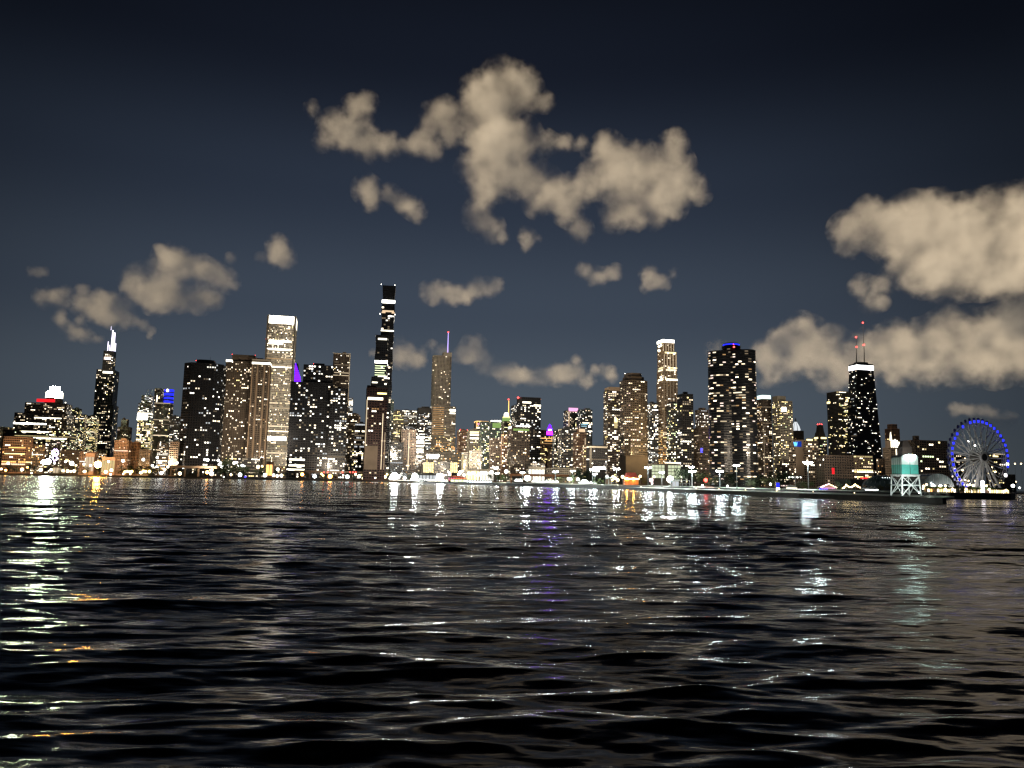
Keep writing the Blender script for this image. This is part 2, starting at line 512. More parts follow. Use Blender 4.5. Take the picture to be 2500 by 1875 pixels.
def CB(seq, k=1.13):
    return [(b[0] * k, b[1] * k, b[2] * k, *b[3:]) for b in seq]
def CZ(seq, x0, y0, f):
    return [(x0 + b[0] * f, y0 + b[1] * f, b[2] * f, *b[3:]) for b in seq]
CLOUDS = [
 ('huge crooked beige cloud in the upper middle of the sky', CZ([
   (1110, 170, 95), (1010, 210, 85), (1190, 180, 85), (1240, 230, 60), (1310, 250, 40), (960, 290, 60), (1060, 290, 110), (1010, 380, 85), (1110, 390, 85), (1210, 420, 75),
   (1310, 440, 50), (1400, 445, 42), (1480, 440, 34), (1040, 480, 90), (1150, 470, 60), (960, 560, 60), (1060, 580, 100), (1180, 600, 85), (1010, 680, 60), (1000, 780, 62), (1050, 840, 55), (1110, 880, 30),
   (1280, 640, 85), (1380, 680, 75), (1280, 720, 60), (1420, 760, 60), (1470, 850, 50), (1510, 640, 70), (1600, 460, 62), (1600, 560, 95), (1700, 560, 95), (1800, 580, 105), (1910, 450, 60), (1910, 560, 80),
   (1960, 640, 75), (2040, 680, 42), (1700, 700, 95), (1820, 720, 95), (1640, 790, 60), (1740, 790, 50), (1910, 740, 55)], 650, 120, .52), 6200, .7, 1),
 ('pale broken cloud puff drifting left of the huge cloud', CZ([
   (220, 280, 36), (420, 290, 60), (470, 260, 50), (330, 370, 70), (430, 390, 75), (270, 430, 45), (500, 460, 60), (570, 450, 55), (400, 450, 50)], 650, 120, .52), 6400, .75, 2),
 ('small torn wisp between the left puff and the huge cloud', CZ([
   (800, 310, 55), (850, 280, 45), (880, 350, 48), (860, 420, 40), (760, 380, 38), (730, 440, 45), (790, 475, 40), (680, 460, 36), (630, 450, 30)], 650, 120, .52), 6500, .5, 3),
 ('slanting thin cloud scrap below the left puff', CZ([
   (475, 660, 50), (490, 720, 34), (580, 680, 36), (640, 720, 40), (700, 750, 42), (710, 800, 20)], 650, 120, .52), 6600, .7, 4),
 ('tiny round cloud scrap under the hook of the huge cloud', CZ([
   (1225, 880, 38), (1215, 930, 24), (1280, 885, 20)], 650, 120, .52), 6600, 1.0, 5),
 ('compact bright cloud alone above the dark left towers', CZ([
   (1880, 140, 66), (1900, 210, 75), (1840, 220, 50), (1940, 240, 50), (1760, 220, 34)], 0, 550, .3617), 8000, 1.1, 6),
 ('broad beige cloud bank above the pair of brown blocks', CZ([
   (1080, 170, 40), (1140, 220, 80), (1230, 280, 95), (1120, 320, 100), (1340, 300, 85), (1430, 340, 85), (1520, 370, 70), (1590, 410, 32), (900, 350, 75), (930, 270, 34), (960, 430, 95), (1070, 470, 100), (1200, 480, 85), (1060, 550, 45, 1.5), (1320, 500, 85), (1440, 500, 60), (1340, 560, 38), (860, 420, 45)], 0, 550, .3617), 8400, 1.0, 7),
 ('long double cloud streak left of the lit spires', CZ([
   (310, 490, 55), (420, 490, 60), (540, 530, 52), (640, 580, 55), (720, 610, 60), (560, 430, 34), (660, 480, 44), (760, 510, 55), (830, 560, 55), (800, 640, 55), (900, 640, 40), (970, 670, 32), (1020, 710, 24), (1010, 750, 18)], 0, 550, .3617), 8600, .8, 8),
 ('low drooping cloud scrap beside the lit spires', CZ([
   (400, 620, 40), (430, 680, 40), (500, 720, 45), (580, 740, 42), (660, 770, 30), (540, 640, 25)], 0, 550, .3617), 8700, .7, 9),
 ('tiny oval cloud high at the far left', CZ([(250, 315, 34, 1.5), (295, 312, 28)], 0, 550, .3617), 8500, .6, 10),
 ('small faint cloud scrap left of the compact bright cloud', CZ([(1560, 225, 36), (1545, 200, 20)], 0, 550, .3617), 8500, .5, 11),
 ('flat oblong cloud just right of the tallest black tower', CZ([
   (490, 180, 55), (550, 180, 60), (640, 190, 58), (720, 180, 58), (780, 150, 52), (850, 150, 50), (900, 130, 40), (520, 245, 30), (700, 225, 38)], 850, 640, .407), 8600, 1.0, 12),
 ('cup shaped faint cloud right of the flat oblong cloud', CZ([
   (1410, 40, 38), (1470, 90, 48), (1540, 90, 40), (1600, 60, 38)], 850, 640, .407), 8600, .6, 13),
 ('small ragged cloud above the pale golden tower', CZ([
   (1800, 60, 42), (1830, 110, 48), (1890, 120, 38), (1790, 150, 30), (1950, 60, 26)], 850, 640, .407), 8600, .6, 14),
 ('cloud puff directly behind the tallest black tower', CZ([
   (160, 550, 30), (330, 520, 62), (300, 570, 55), (380, 570, 62), (430, 590, 40), (510, 490, 30)], 850, 640, .407), 11000, .8, 15),
 ('rounded cloud behind the slim violet spire', CZ([
   (560, 540, 45), (680, 560, 48), (750, 510, 62), (770, 560, 60), (700, 580, 35), (830, 570, 38)], 850, 640, .407), 11000, .9, 16),
 ('long low cloud bank above the flat topped black block', CZ([
   (830, 650, 50), (920, 660, 55), (1010, 670, 62), (1080, 680, 50), (1170, 690, 50), (1260, 670, 60), (1350, 670, 65), (1440, 710, 45), (1370, 590, 30), (1120, 720, 30)], 850, 640, .407), 11500, .9, 17),
 ('hooked cloud scrap over the dome shouldered brown tower', CZ([
   (1480, 650, 32), (1550, 660, 45), (1580, 690, 35), (1600, 640, 20)], 850, 640, .407), 11500, .8, 18),
 ('great beige cloud bank at the upper right edge of the sky', CZ([
   (980, 320, 90), (1010, 400, 85), (1130, 190, 75), (1110, 290, 110), (1230, 330, 130), (1300, 220, 90), (1420, 240, 130), (1560, 220, 120), (1560, 360, 170), (1720, 300, 150), (1850, 260, 150), (2000, 260, 170), (2140, 260, 180), (1400, 430, 120), (1500, 560, 150), (1650, 540, 190), (1850, 500, 200), (2050, 500, 200), (2250, 480, 220), (1420, 660, 75), (1580, 690, 60), (1900, 680, 70), (2080, 640, 80), (1290, 540, 70), (1090, 700, 70), (1190, 700, 65), (1140, 810, 60), (1210, 800, 45), (2300, 280, 190), (2350, 600, 120)], 1700, 440, .3737), 6800, .5, 19),
 ('long low cloud bank behind the twin mast black tower', CZ([
   (130, 1110, 60), (430, 1130, 70), (520, 1180, 120), (560, 1050, 80), (680, 980, 90), (740, 1000, 90), (660, 1120, 130), (800, 1130, 120), (900, 990, 55), (900, 1200, 140), (1050, 1180, 130), (1160, 1080, 100), (1300, 1020, 90), (1330, 1140, 140), (1450, 1050, 110), (1500, 1180, 140), (1640, 900, 70), (1630, 1000, 120), (1700, 1140, 160), (1850, 1050, 160), (1950, 1150, 150), (2030, 960, 130), (2150, 900, 150), (2150, 1080, 180), (940, 1310, 60), (1080, 1320, 60), (1300, 1300, 60), (460, 1280, 60), (2280, 1000, 170)], 1700, 440, .3737), 10500, .5, 20),
 ('thin grey cloud streak just above the blue lit wheel', CZ([
   (1720, 1500, 36, 1.6), (1860, 1510, 36, 1.4), (1930, 1550, 45), (2030, 1590, 55)], 1700, 440, .3737), 11000, .4, 21),
]
for lab, bl, Yc, den, sd_ in CLOUDS:
    make_cloud(lab, bl, Yc, den, seed=sd_)
# ------------------------------------------------------------------ land
WPX = [950, 1150, 1300, 1400, 1500, 1700, 1950, 2120, 2300, 2600]
WY = [1330, 1120, 950, 850, 740, 530, 400, 345, 300, 262]
def wharf_y(px):
    for i in range(len(WPX) - 1):
        if px <= WPX[i + 1]:
            t = max(0.0, (px - WPX[i]) / (WPX[i + 1] - WPX[i]))
            return WY[i] * (1 - t) + WY[i + 1] * t
    return WY[-1]
def hor(px):
    return PH / 2 + F * math.tan(PITCH) / 1.0 * 1.0 + (px - PW / 2) * math.tan(ROLL) if False else 1176.4 + (px - 1250) * math.tan(ROLL)
def gx(px, Y):
    """ground point under pixel column px at distance Y"""
    p = at(px, hor(px), Y)
    return p.x
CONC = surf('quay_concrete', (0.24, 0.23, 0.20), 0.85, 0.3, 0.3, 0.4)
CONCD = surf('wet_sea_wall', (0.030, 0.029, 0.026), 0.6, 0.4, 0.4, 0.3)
KERB = surf('pale_kerb', (0.72, 0.70, 0.60), 0.8, 0.3, 0.15, 0.5)
ASPH = surf('ground_asphalt', (0.05, 0.048, 0.044), 0.9, 0.3, 0.35, 0.02)
GRASS = surf('park_lawn', (0.035, 0.055, 0.018), 0.95, 0.2, 0.4, 0.1)

edge = [(-3800, 1420), (-1100, 1420), (-700, 1460), (-300, 1470), (gx(950, 1380), 1380)]
for px in range(1000, 2301, 50):
    edge.append((gx(px, wharf_y(px)), wharf_y(px)))
pt_end = (gx(2306, 300), 300)
right = [(pt_end[0], 300), (pt_end[0] + 3, 330), (gx(2316, 440), 440), (gx(2462, 448), 448), (gx(2474, 470), 470), (gx(2474, 760), 760), (gx(2478, 1500), 1500), (3200, 3000), (60000, 40000), (-60000, 40000), (-3800, 1420)]
poly = edge + right[:-1]
mb = MB()
mb.v += [(p[0], p[1], GZ) for p in poly]
mb.f.append(tuple(range(len(poly)))); mb.m.append(0)
g = mb.build('ground', ASPH)
structure(g)
def sea_wall(name, pts, z0, z1, mat, thick=1.2):
    b = MB()
    for (xa, ya), (xb, yb) in zip(pts[:-1], pts[1:]):
        d = Vector((xb - xa, yb - ya, 0)); L_ = d.length; d.normalize(); nrm = Vector((d.y, -d.x, 0))
        c = Vector(((xa + xb) / 2, (ya + yb) / 2, 0)) + nrm * (thick / 2 - 0.2)
        b.box((c.x, c.y, (z0 + z1) / 2), (L_ + 0.1, thick, z1 - z0), math.atan2(d.y, d.x))
    return structure(b.build(name, mat))
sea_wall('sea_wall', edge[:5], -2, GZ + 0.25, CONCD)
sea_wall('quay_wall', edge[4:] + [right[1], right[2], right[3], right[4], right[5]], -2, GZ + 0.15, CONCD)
def wedge(name, pts, depth, z0, z1, zb):
    """kerb stones whose top slopes towards the water"""
    b = MB()
    for (xa, ya), (xb, yb) in zip(pts[:-1], pts[1:]):
        d = Vector((xb - xa, yb - ya, 0)).normalized(); n_ = Vector((-d.y, d.x, 0)) * depth
        P = [Vector((xa, ya, 0)), Vector((xb, yb, 0)), Vector((xb, yb, 0)) + n_, Vector((xa, ya, 0)) + n_]
        i = len(b.v); b.v += [(p.x, p.y, zb) for p in P] + [(P[0].x, P[0].y, z0), (P[1].x, P[1].y, z0), (P[2].x, P[2].y, z1), (P[3].x, P[3].y, z1)]
        for q in ((0, 1, 5, 4), (1, 2, 6, 5), (2, 3, 7, 6), (3, 0, 4, 7), (4, 5, 6, 7), (3, 2, 1, 0)):
            b.f.append(tuple(i + k for k in q)); b.m.append(0)
    return structure(b.build(name, KERB))
wedge('quay_kerb', [(x, y - .9) for x, y in edge[4:]], 1.6, GZ + .16, GZ + .75, GZ + .153)
# the lower breakwater ledge in front of the quay
led = []
for px in range(1500, 2301, 50):
    y = wharf_y(px) - 0.075 * wharf_y(px) * min(1, (px - 1490) / 120)
    led.append((gx(px, y), y))
led.append((gx(2310, 279), 279))
b = MB()
back = [(gx(px, wharf_y(px) - 1.4), wharf_y(px) - 1.4) for px in range(1500, 2301, 50)] + [(gx(2310, 299), 299)]
for i in range(len(led) - 1):
    a0, a1, b0, b1 = led[i], led[i + 1], back[i], back[i + 1]
    b.prism([a0, a1, b1, b0], -2, 2.15)
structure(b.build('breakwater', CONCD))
wedge('breakwater_deck', led, 4.5, 2.16, 2.85, 2.153)
# far breakwater at the right edge
b = MB(); p0 = at(2462, 1203, 1700); p1 = at(2900, 1212, 1700)
b.box(((p0.x + p1.x) / 2, 1700, 0.3), (p1.x - p0.x, 14, 4.6))
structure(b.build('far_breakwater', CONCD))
# park lawn behind the left shore
b = MB(); b.quad((-1300, 1432, GZ + .004), (-60, 1478, GZ + .004), (-60, 1580, GZ + .004), (-1300, 1540, GZ + .004))
structure(b.build('park_lawn', GRASS))

# ------------------------------------------------------------------ buildings
UNIT = {}
def unit_pane(key):
    if key not in UNIT:
        b = MB(); b.box((0, 0, 0), (1, 0.12, 1))
        UNIT[key] = b.mesh('lit_window', LIT[key])
    return UNIT[key]
GRID = 13.0
def foot(shape, w, d, rz, c):
    hw, hd = w / 2, d / 2
    if shape == 'box':
        pts = [(-hw, -hd), (hw, -hd), (hw, hd), (-hw, hd)]
    elif shape == 'cham':
        k = min(hw, hd) * .42
        pts = [(-hw + k, -hd), (hw - k, -hd), (hw, -hd + k), (hw, hd - k), (hw - k, hd), (-hw + k, hd), (-hw, hd - k), (-hw, -hd + k)]
    elif shape == 'round':
        pts = [(hw * math.cos(t), hd * math.sin(t)) for t in [2 * math.pi * k / 18 for k in range(18)]]
    elif shape == 'bow':       # flat back, rounded front
        pts = [(-hw, -hd * .2)] + [(hw * math.sin(t), -hd * (.2 + .8 * math.cos(t) ** .7)) for t in [R(a) for a in (-60, -30, 0, 30, 60)]] + [(hw, -hd * .2), (hw, hd), (-hw, hd)]
    elif shape == 'tri':       # three rounded wings
        pts = []
        for k in range(48):
            t = 2 * math.pi * k / 48
            r = 0.62 + 0.38 * (0.5 + 0.5 * math.cos(3 * (t + R(90 - 30)))) ** 0.8
            pts.append((hw * 1.04 * r * math.cos(t), hw * 1.04 * r * math.sin(t)))
    ca, sa = math.cos(rz), math.sin(rz)
    return [(c[0] + x * ca - y * sa, c[1] + x * sa + y * ca) for x, y in pts]

class Bld:
    pass
STAT = {'single': 0, 'joined': 0}
def building(name, label, Y, tiers, wall='dark', lit=.3, pal='mixed', fl=3.6, bay=4.0, rz=GRID, ratio=1.0, ribs='grid', rows=0.0, run=.35,
             cat='building', group=None, single=8.0, cap=60, ground=GZ, seed=None, plant=True, dark=True, fill=(.66, .52)):
    rg = random.Random(hash_(label) if seed is None else seed)
    B = Bld(); B.tiers = []; B.Y = Y; B.rz = R(rz)
    xc = sum((t[0] + t[1]) / 2 for t in tiers[:1])
    base = at(xc, tiers[0][2], Y)
    B.c = (base.x, Y)
    root = thing(name, (base.x, Y, ground), label, cat, group)
    B.root = root; B.o = Vector((base.x, Y, ground))
    wallm = WALL[wall] if isinstance(wall, str) else wall
    z0 = ground
    wmb, rmb, dmb = MB(), MB(), MB()
    lmb = MB(); keys = list(LIT); cand = []
    if rows == 0 and name != 'skyscraper' and rg.random() < .4: rows = rg.uniform(.03, .12)
    run = run * rg.uniform(.5, 1.5); fill = (fill[0] * rg.uniform(.75, 1.2), fill[1] * rg.uniform(.85, 1.25))
    pool = [k for k, n in PAL[pal] for _ in range(n)]
    for t in tiers:
        x0, x1, yt = t[:3]
        op = t[3] if len(t) > 3 else {}
        A_, C_ = at(x0, yt, Y), at(x1, yt, Y)
        mid = (A_ + C_) / 2
        az = math.atan2(mid.x, Y)
        S_ = abs(C_.x - A_.x) * math.cos(az)
        phi = R(rz) + az
        sh = op.get('shape', 'box')
        rt = op.get('ratio', ratio)
        if sh in ('round', 'tri'):
            w = S_; d = S_
        else:
            w = S_ / (abs(math.cos(phi)) + rt * abs(math.sin(phi)) * (0.8 if sh == 'cham' else 1)); d = w * rt
        z1 = mid.z
        zb = at(mid.x, op['y0'], Y).z if 'y0' in op else z0
        if 'y0' in op:
            zb = at((x0 + x1) / 2, op['y0'], Y).z
        poly = foot(sh, w, d, R(rz), (mid.x, Y + op.get('dy', 0)))
        tp = op.get('taper', 1.0)
        bot = [((p[0] - mid.x) * tp + mid.x, (p[1] - Y) * tp + Y) for p in poly] if tp != 1 else poly
        L_ = [(p[0] - B.o.x, p[1] - B.o.y) for p in bot]; T_ = [(p[0] - B.o.x, p[1] - B.o.y) for p in poly]
        wmb.prism(L_, zb - B.o.z, z1 - B.o.z, top=T_)
        B.tiers.append(dict(poly=poly, z0=zb, z1=z1, w=w, d=d, c=mid, loc=T_))
        if op.get('blank'):
            z0 = z1; continue
        tl = op.get('lit', lit) * .8; tpal = [k for k, n in PAL[op['pal']] for _ in range(n)] if 'pal' in op else pool
        trow = op.get('rows', rows); trib = op.get('ribs', ribs); tfl = op.get('fl', fl); tbay = op.get('bay', bay) * .88; tfl *= .93
        topm = op.get('top', 1.0) ; botm = op.get('bot', 2.0)
        m = max(1, int(round((z1 - zb - topm - botm) / tfl))); n_ = len(poly)
        fh = (z1 - zb - topm - botm) / m
        rowlit = [rg.random() < trow for _ in range(m)]
        floorf = [0.45 + 1.1 * rg.random() for _ in range(m)]
        for e in range(n_):
            a, b_ = Vector((*L_[e], 0)), Vector((*L_[(e + 1) % n_], 0))
            ta, tb_ = Vector((*T_[e], 0)), Vector((*T_[(e + 1) % n_], 0))
            dv = b_ - a; ln = dv.length
            if ln < 1.5:
                continue
            nr = Vector((dv.y, -dv.x, 0)).normalized()
            wm = (a + b_) / 2 + B.o
            if nr.dot(Vector((-wm.x, -wm.y, 0)).normalized()) < 0.03:
                continue
            face_l = op.get('faces', {}).get('L' if nr.x < -.3 else ('R' if nr.x > .3 else 'F'), 1.0)
            nb = max(1, int(round(ln / tbay)))
            H = z1 - zb
            def pt(u, z):
                v = (z - zb) / H
                p = a.lerp(b_, u).lerp(ta.lerp(tb_, u), v)
                return Vector((p.x, p.y, z - B.o.z))
            fw, fhh = op.get('fill', fill)
            u_m = (1 - fw) / 2 / nb
            # relief: piers and floor edges
            if trib in ('grid', 'v'):
                for i in range(nb + 1):
                    u = min(max(i / nb, .25 / ln), 1 - .25 / ln); hu = .28 / ln
                    q = [pt(u - hu, zb), pt(u + hu, zb), pt(u + hu, z1), pt(u - hu, z1)]; o_ = nr * .4
                    rmb.quad(*[p + o_ for p in q]); rmb.quad(q[0], q[0] + o_, q[3] + o_, q[3]); rmb.quad(q[1] + o_, q[1], q[2], q[2] + o_)
            if trib in ('grid', 'h'):
                o_ = nr * (.3 if trib == 'grid' else .5)
                for j in range(m + 1):
                    z = zb + botm + j * fh
                    q = [pt(0, z - .35), pt(1, z - .35), pt(1, z + .35), pt(0, z + .35)]
                    rmb.quad(*[p + o_ for p in q]); rmb.quad(q[3] + o_, q[2] + o_, q[2], q[3]); rmb.quad(q[0], q[1], q[1] + o_, q[0] + o_)
            for j in range(m):
                za = zb + botm + j * fh + fh * (1 - fhh) / 2; zc = za + fh * fhh
                i = 0; prev = False
                rowkey = rg.choice(tpal)
                while i < nb:
                    if rowlit[j]:
                        on = rg.random() < .8
                    else:
                        on = rg.random() < (run * .8 + tl * .4 if prev else tl * floorf[j] * (1 - run * .5)) * face_l
                    key = rowkey if (rowlit[j] or (prev and rg.random() < .7)) else rg.choice(tpal)
                    if not prev: rowkey = key
                    u0, u1 = i / nb + u_m, (i + 1) / nb - u_m
                    if on:
                        k2 = 1
                        while rowlit[j] and i + k2 < nb and rg.random() < .75:
                            k2 += 1
                        u1 = (i + k2) / nb - u_m
                        q = [pt(u0, za), pt(u1, za), pt(u1, zc), pt(u0, zc)]
                        cand.append((ln * (u1 - u0) / mpp(Y), q, nr, key, tp != 1))
                        i += k2; prev = True
                        continue
                    prev = False
                    if dark:
                        q = [pt(u0, za) + nr * .05, pt(u1, za) + nr * .05, pt(u1, zc) + nr * .05, pt(u0, zc) + nr * .05]
                        dmb.quad(*q)
                    i += 1
        z0 = z1
    wmb.build('wall', wallm, root)
    rmb.build('facade_relief', wallm, root, kind='stuff')
    dmb.build('dark_window', GL, root, kind='stuff')
    cand.sort(key=lambda c: -c[0])
    for k_, (px, q, nr, key, tap) in enumerate(cand):
        if px >= single and k_ < cap and not tap:
            c = (q[0] + q[1] + q[2] + q[3]) / 4 + nr * .10
            put('lit_window', unit_pane(key), root, c, (0, 0, math.atan2(nr.x, -nr.y)), ((q[1] - q[0]).length, 1, q[2].z - q[0].z))
            STAT['single'] += 1
        else:
            lmb.quad(*[p + nr * .12 for p in q], mi=keys.index(key)); STAT['joined'] += 1
    lmb.build('lit_window', [LIT[k] for k in keys], root, kind='stuff')
    T = B.tiers[-1]
    if plant:
        b = MB()
        for _ in range(rg.choice((1, 2))):
            h = rg.uniform(2.5, 5)
            b.box((T['c'].x - B.o.x + rg.uniform(-.2, .2) * T['w'], T['c'].y - B.o.y + rg.uniform(-.2, .2) * T['d'], T['z1'] - B.o.z + h / 2 - .05), (T['w'] * rg.uniform(.2, .45), T['d'] * rg.uniform(.2, .45), h), R(rz))
        b.build('roof_plant', wallm, root)
    return B
def hash_(s):
    h = 5381
    for ch in s:
        h = (h * 33 + ord(ch)) & 0xffffffff
    return h

def bz(B, px, py):
    return at(px, py, B.Y).z - B.o.z
def strip(B, ti, y0, y1, mat, name='light_band', px=None, proud=.5, faces='FLR', u=(0, 1)):
    """a lit band round the camera-facing sides of tier ti between photo rows y0 (top) and y1"""
    T = B.tiers[ti]; px = px or at_px(T['c'])
    za, zb = bz(B, px, y1), bz(B, px, y0)
    P = T['loc']; b = MB(); n_ = len(P)
    for e in range(n_):
        a, c = Vector((*P[e], 0)), Vector((*P[(e + 1) % n_], 0))
        d = c - a
        if d.length < .5: continue
        nr = Vector((d.y, -d.x, 0)).normalized(); wm = (a + c) / 2 + B.o
        if nr.dot(Vector((-wm.x, -wm.y, 0)).normalized()) < .02: continue
        s_ = 'L' if nr.x < -.5 else ('R' if nr.x > .5 else 'F')
        if s_ not in faces: continue
        p0, p1 = a.lerp(c, u[0]), a.lerp(c, u[1]); m_ = (p0 + p1) / 2 + nr * (proud - .3)
        b.box((m_.x, m_.y, (za + zb) / 2), ((p1 - p0).length, .6, zb - za), math.atan2(d.y, d.x))
    return b.build(name, mat, B.root)
def at_px(P):
    d = CM.inverted() @ (Vector(P) - Vector((0, 0, CAMZ)))
    return PW / 2 + F * d.x / -d.z
def beacon(B, px, py, r=1.0, mat=None, Y=None, name='beacon', part=None):
    p = at(px, py, Y or B.Y) - B.o
    b = MB(); b.ball((0, 0, 0), r * mpp(B.Y))
    return b.build(name, mat or RED, B.root, loc=p)
def mast(B, px, y0, y1, r0, mat, name='antenna', r1=None, px1=None):
    a = at(px, y0, B.Y) - B.o; c = at(px1 if px1 else px, y1, B.Y) - B.o
    c.x = a.x if px1 is None else c.x
    b = MB(); b.bar(a, c, r0 * mpp(B.Y), 8, r2=(r1 if r1 is not None else r0) * mpp(B.Y))
    return b.build(name, mat, B.root)
RED = glow('red_beacon', (1.0, .05, .04), 9.0)
WHITE = glow('white_glow', (1.0, .97, .86), 11.0)  # lamps, and glow put on crowns and roof bands instead of floodlighting
CREAM = glow('cream_glow', (1.0, .93, .74), 3.0)
COOL = glow('cool_flood', (.85, .95, 1.0), 4.0)
VIOLET = glow('violet_tube', (.55, .42, 1.0), 1.8)
LILAC = glow('lilac_tube', (.85, .78, 1.0), 3.0)
PURP = glow('purple_glow', (.09, .006, 1.0), 4.5)
MAGE = glow('magenta_glow', (.20, .003, 1.0), 40.0)
BLUE = glow('blue_tube', (.02, .03, 1.0), 1.6)
PINK = glow('pink_tube', (1.0, .45, .75), 1.3)
REDB = glow('red_tube', (1.0, .02, .03), 1.1)
AMBER = glow('amber_flood', (1.0, .52, .12), 3.0)
LIMEGLOW = glow('lime_wall_glow', (.55, .85, .25), .5)  # glow put into wall strips and drum in place of floodlighting
PEACH = glow('peach_flood', (1.0, .72, .45), 1.0)
TEAL = glow('teal_tube', (.45, .85, 1.0), 1.0)
ANT = surf('antenna_steel', (.05, .045, .045), .5, .5, .2, .5)
BLACKM = surf('black_steel', (.012, .012, .013), .5, .5, .2, .5)
# ================================================================== the skyline, left to right
# --- far left
building('stone_block', 'low tan roofed block at the far left edge of the skyline', 2300, [(-30, 35, 1043)], 'tan', .15, 'orange', plant=False)
building('brick_block', 'plain dark flat block left of the black stepped office block', 2000, [(8, 56, 1050)], 'umber', .04, 'warm', plant=False)
B = building('museum_hall', 'broad amber lit stone hall low at the far left', 1720, [(10, 82, 1067)], 'brick', .10, 'orange', fl=5.5, ratio=.7, plant=False)
strip(B, 0, 1092.5, 1094.5, LIT['or2'], 'lit_window_row', u=(.25, .95), faces='F'); strip(B, 0, 1107.5, 1109.5, LIT['ye2'], 'lit_window_row', u=(.1, .95), faces='F')
# stepped office block with the glowing lantern
B = building('office_block', 'wide black stepped office block under a blazing white lantern and red band', 1950,
   [(38, 192, 1052, {'rows': .28, 'pal': 'green', 'lit': .45, 'ratio': .5}), (37, 184, 1011, {'rows': .15, 'lit': .35, 'ratio': .5}), (62, 178, 986, {'lit': .3, 'ratio': .5})], 'black', .35, 'warm', ratio=.5, fl=4.4, plant=False)
strip(B, 1, 1035.5, 1038.5, WHITE, 'light_strip', u=(0, .62), faces='F'); strip(B, 0, 1055, 1058, CREAM, 'light_strip', u=(.12, .62), faces='F'); strip(B, 0, 1070, 1073, CREAM, 'light_strip', u=(.4, .95), faces='F')
strip(B, 0, 1087, 1088.6, CREAM, 'light_strip', u=(.7, .95), faces='F'); strip(B, 1, 1021, 1023.5, CREAM, 'light_strip', u=(.38, .9), faces='F')
p = at(131, 984, B.Y) - B.o; s = mpp(B.Y); b = MB()
b.lathe(p, [(20 * s, -2 * s), (20 * s, 8 * s), (17 * s, 8.2 * s), (17 * s, 12 * s)], 16); b.build('crown_base', WALL['dark'], B.root)
for k in range(12):                 # lantern: glowing columns round a glowing core, two storeys
    t = 2 * math.pi * k / 12; b = MB()
    b.bar((p.x + 17 * s * math.cos(t), p.y + 17 * s * math.sin(t), p.z + 12 * s), (p.x + 17 * s * math.cos(t), p.y + 17 * s * math.sin(t), p.z + 26 * s), 1.9 * s, 6)
    b.build('lantern_column', CREAM, B.root)
LANT = glow('lantern_glow', (.84, 1.0, .62), 230.0)  # the crown itself glows instead of being floodlit
b = MB(); b.lathe(p, [(12.5 * s, 12 * s), (12.5 * s, 25 * s), (16 * s, 26 * s), (16 * s, 29 * s), (11 * s, 30 * s), (11 * s, 38 * s), (7 * s, 40 * s), (.1, 41 * s)], 16)
b.build('lantern', LANT, B.root)
b = MB(); b.box((p.x - 7 * s, p.y - 21 * s, p.z + 4 * s), (42 * s, 1.5 * s, 7.5 * s), R(5)); b.build('red_band', REDB, B.root)
for q in ((101, 976), (147, 979)): beacon(B, q[0], q[1], 1.6, WHITE, name='corner_lamp')
for q in ((149, 982), (160, 983), (69, 984)): beacon(B, q[0], q[1], 1.6, CREAM, name='corner_lamp')
building('office_block', 'yellow lit stepped block on the right shoulder of the black stepped office block', 2250, [(176, 214, 1012, {'ratio': .7}), (176, 200, 998)], 'dark', .5, 'yellow', group=None)
building('office_block', 'dim grey block half hidden behind the yellow lit stepped block', 2350, [(190, 214, 1016)], 'slate', .25, 'warm')
building('office_block', 'low yellow lit block pressed against the left foot of the spire crowned tower', 2700, [(214, 243, 1016)], 'dark', .65, 'yellow')
# Sears-like: bundled black shafts
B = building('skyscraper', 'black stepped skyscraper at left crowned by white lit twin spires', 2900,
   [(230, 290, 990, {'faces': {'L': 1.5, 'F': .8, 'R': .4}}), (236, 292, 905, {'faces': {'L': 1.5, 'F': .7, 'R': .3}}), (253, 284, 858, {'lit': .18})], 'black', .38, 'warm', fl=6.0, bay=6.4, plant=False, run=.5)
strip(B, 1, 909, 914, CREAM, 'light_band', u=(.35, .9), faces='F')
strip(B, 2, 873, 880, LIT['pk2'], 'light_band', u=(.1, .8), faces='F'); strip(B, 2, 876, 879, WHITE, 'light_band', u=(.3, .7), proud=.9, faces='F')
for px, y1, r in ((262.5, 834, .9), (266.5, 842, .7), (281, 838, .9), (277, 842, .7)): mast(B, px, 858, y1, r, LILAC)
mast(B, 271.5, 858, 806, 2.0, LILAC, r1=1.2); mast(B, 276.5, 858, 812, 2.2, LILAC, r1=1.6)
mast(B, 271.0, 806, 796, .5, LILAC, 'antenna_tip', r1=.2)
# brown low group
building('stone_tower', 'brown stepped stone tower right of the black spire crowned skyscraper', 2300, [(287, 323, 1043), (296, 315, 1024)], 'brown', .14, 'brown', ratio=.8)
building('brick_block', 'large plain reddish brick block below the brown stepped tower', 1700, [(281, 322, 1076)], 'brick', .07, 'brown', fl=3.6, bay=3.5)
building('brick_block', 'brown ribbed block between the reddish brick block and the grooved white tower', 1750, [(322, 345, 1080)], 'brick', .06, 'brown', bay=3.4)
building('brick_block', 'squat brown block with one pale parapet before the grooved white tower', 1680, [(341, 373, 1098)], 'brown', .10, 'brown', plant=False)
B = building('office_tower', 'tower lit like white grooves with a blazing sign band across its waist', 2300, [(336, 376, 1026, {'lit': .85, 'pal': 'yellow', 'ribs': 'v', 'fl': 5}), (338, 375, 986, {'lit': .55}), (346, 374, 966, {'lit': .7, 'pal': 'white'})], 'grey', .6, 'white', plant=False, bay=5.2)
strip(B, 1, 1013.5, 1027, WHITE, 'sign_band', proud=1.2, faces='F', u=(0, .82)); strip(B, 1, 1009, 1012, CREAM, 'cornice_glow', faces='FR')
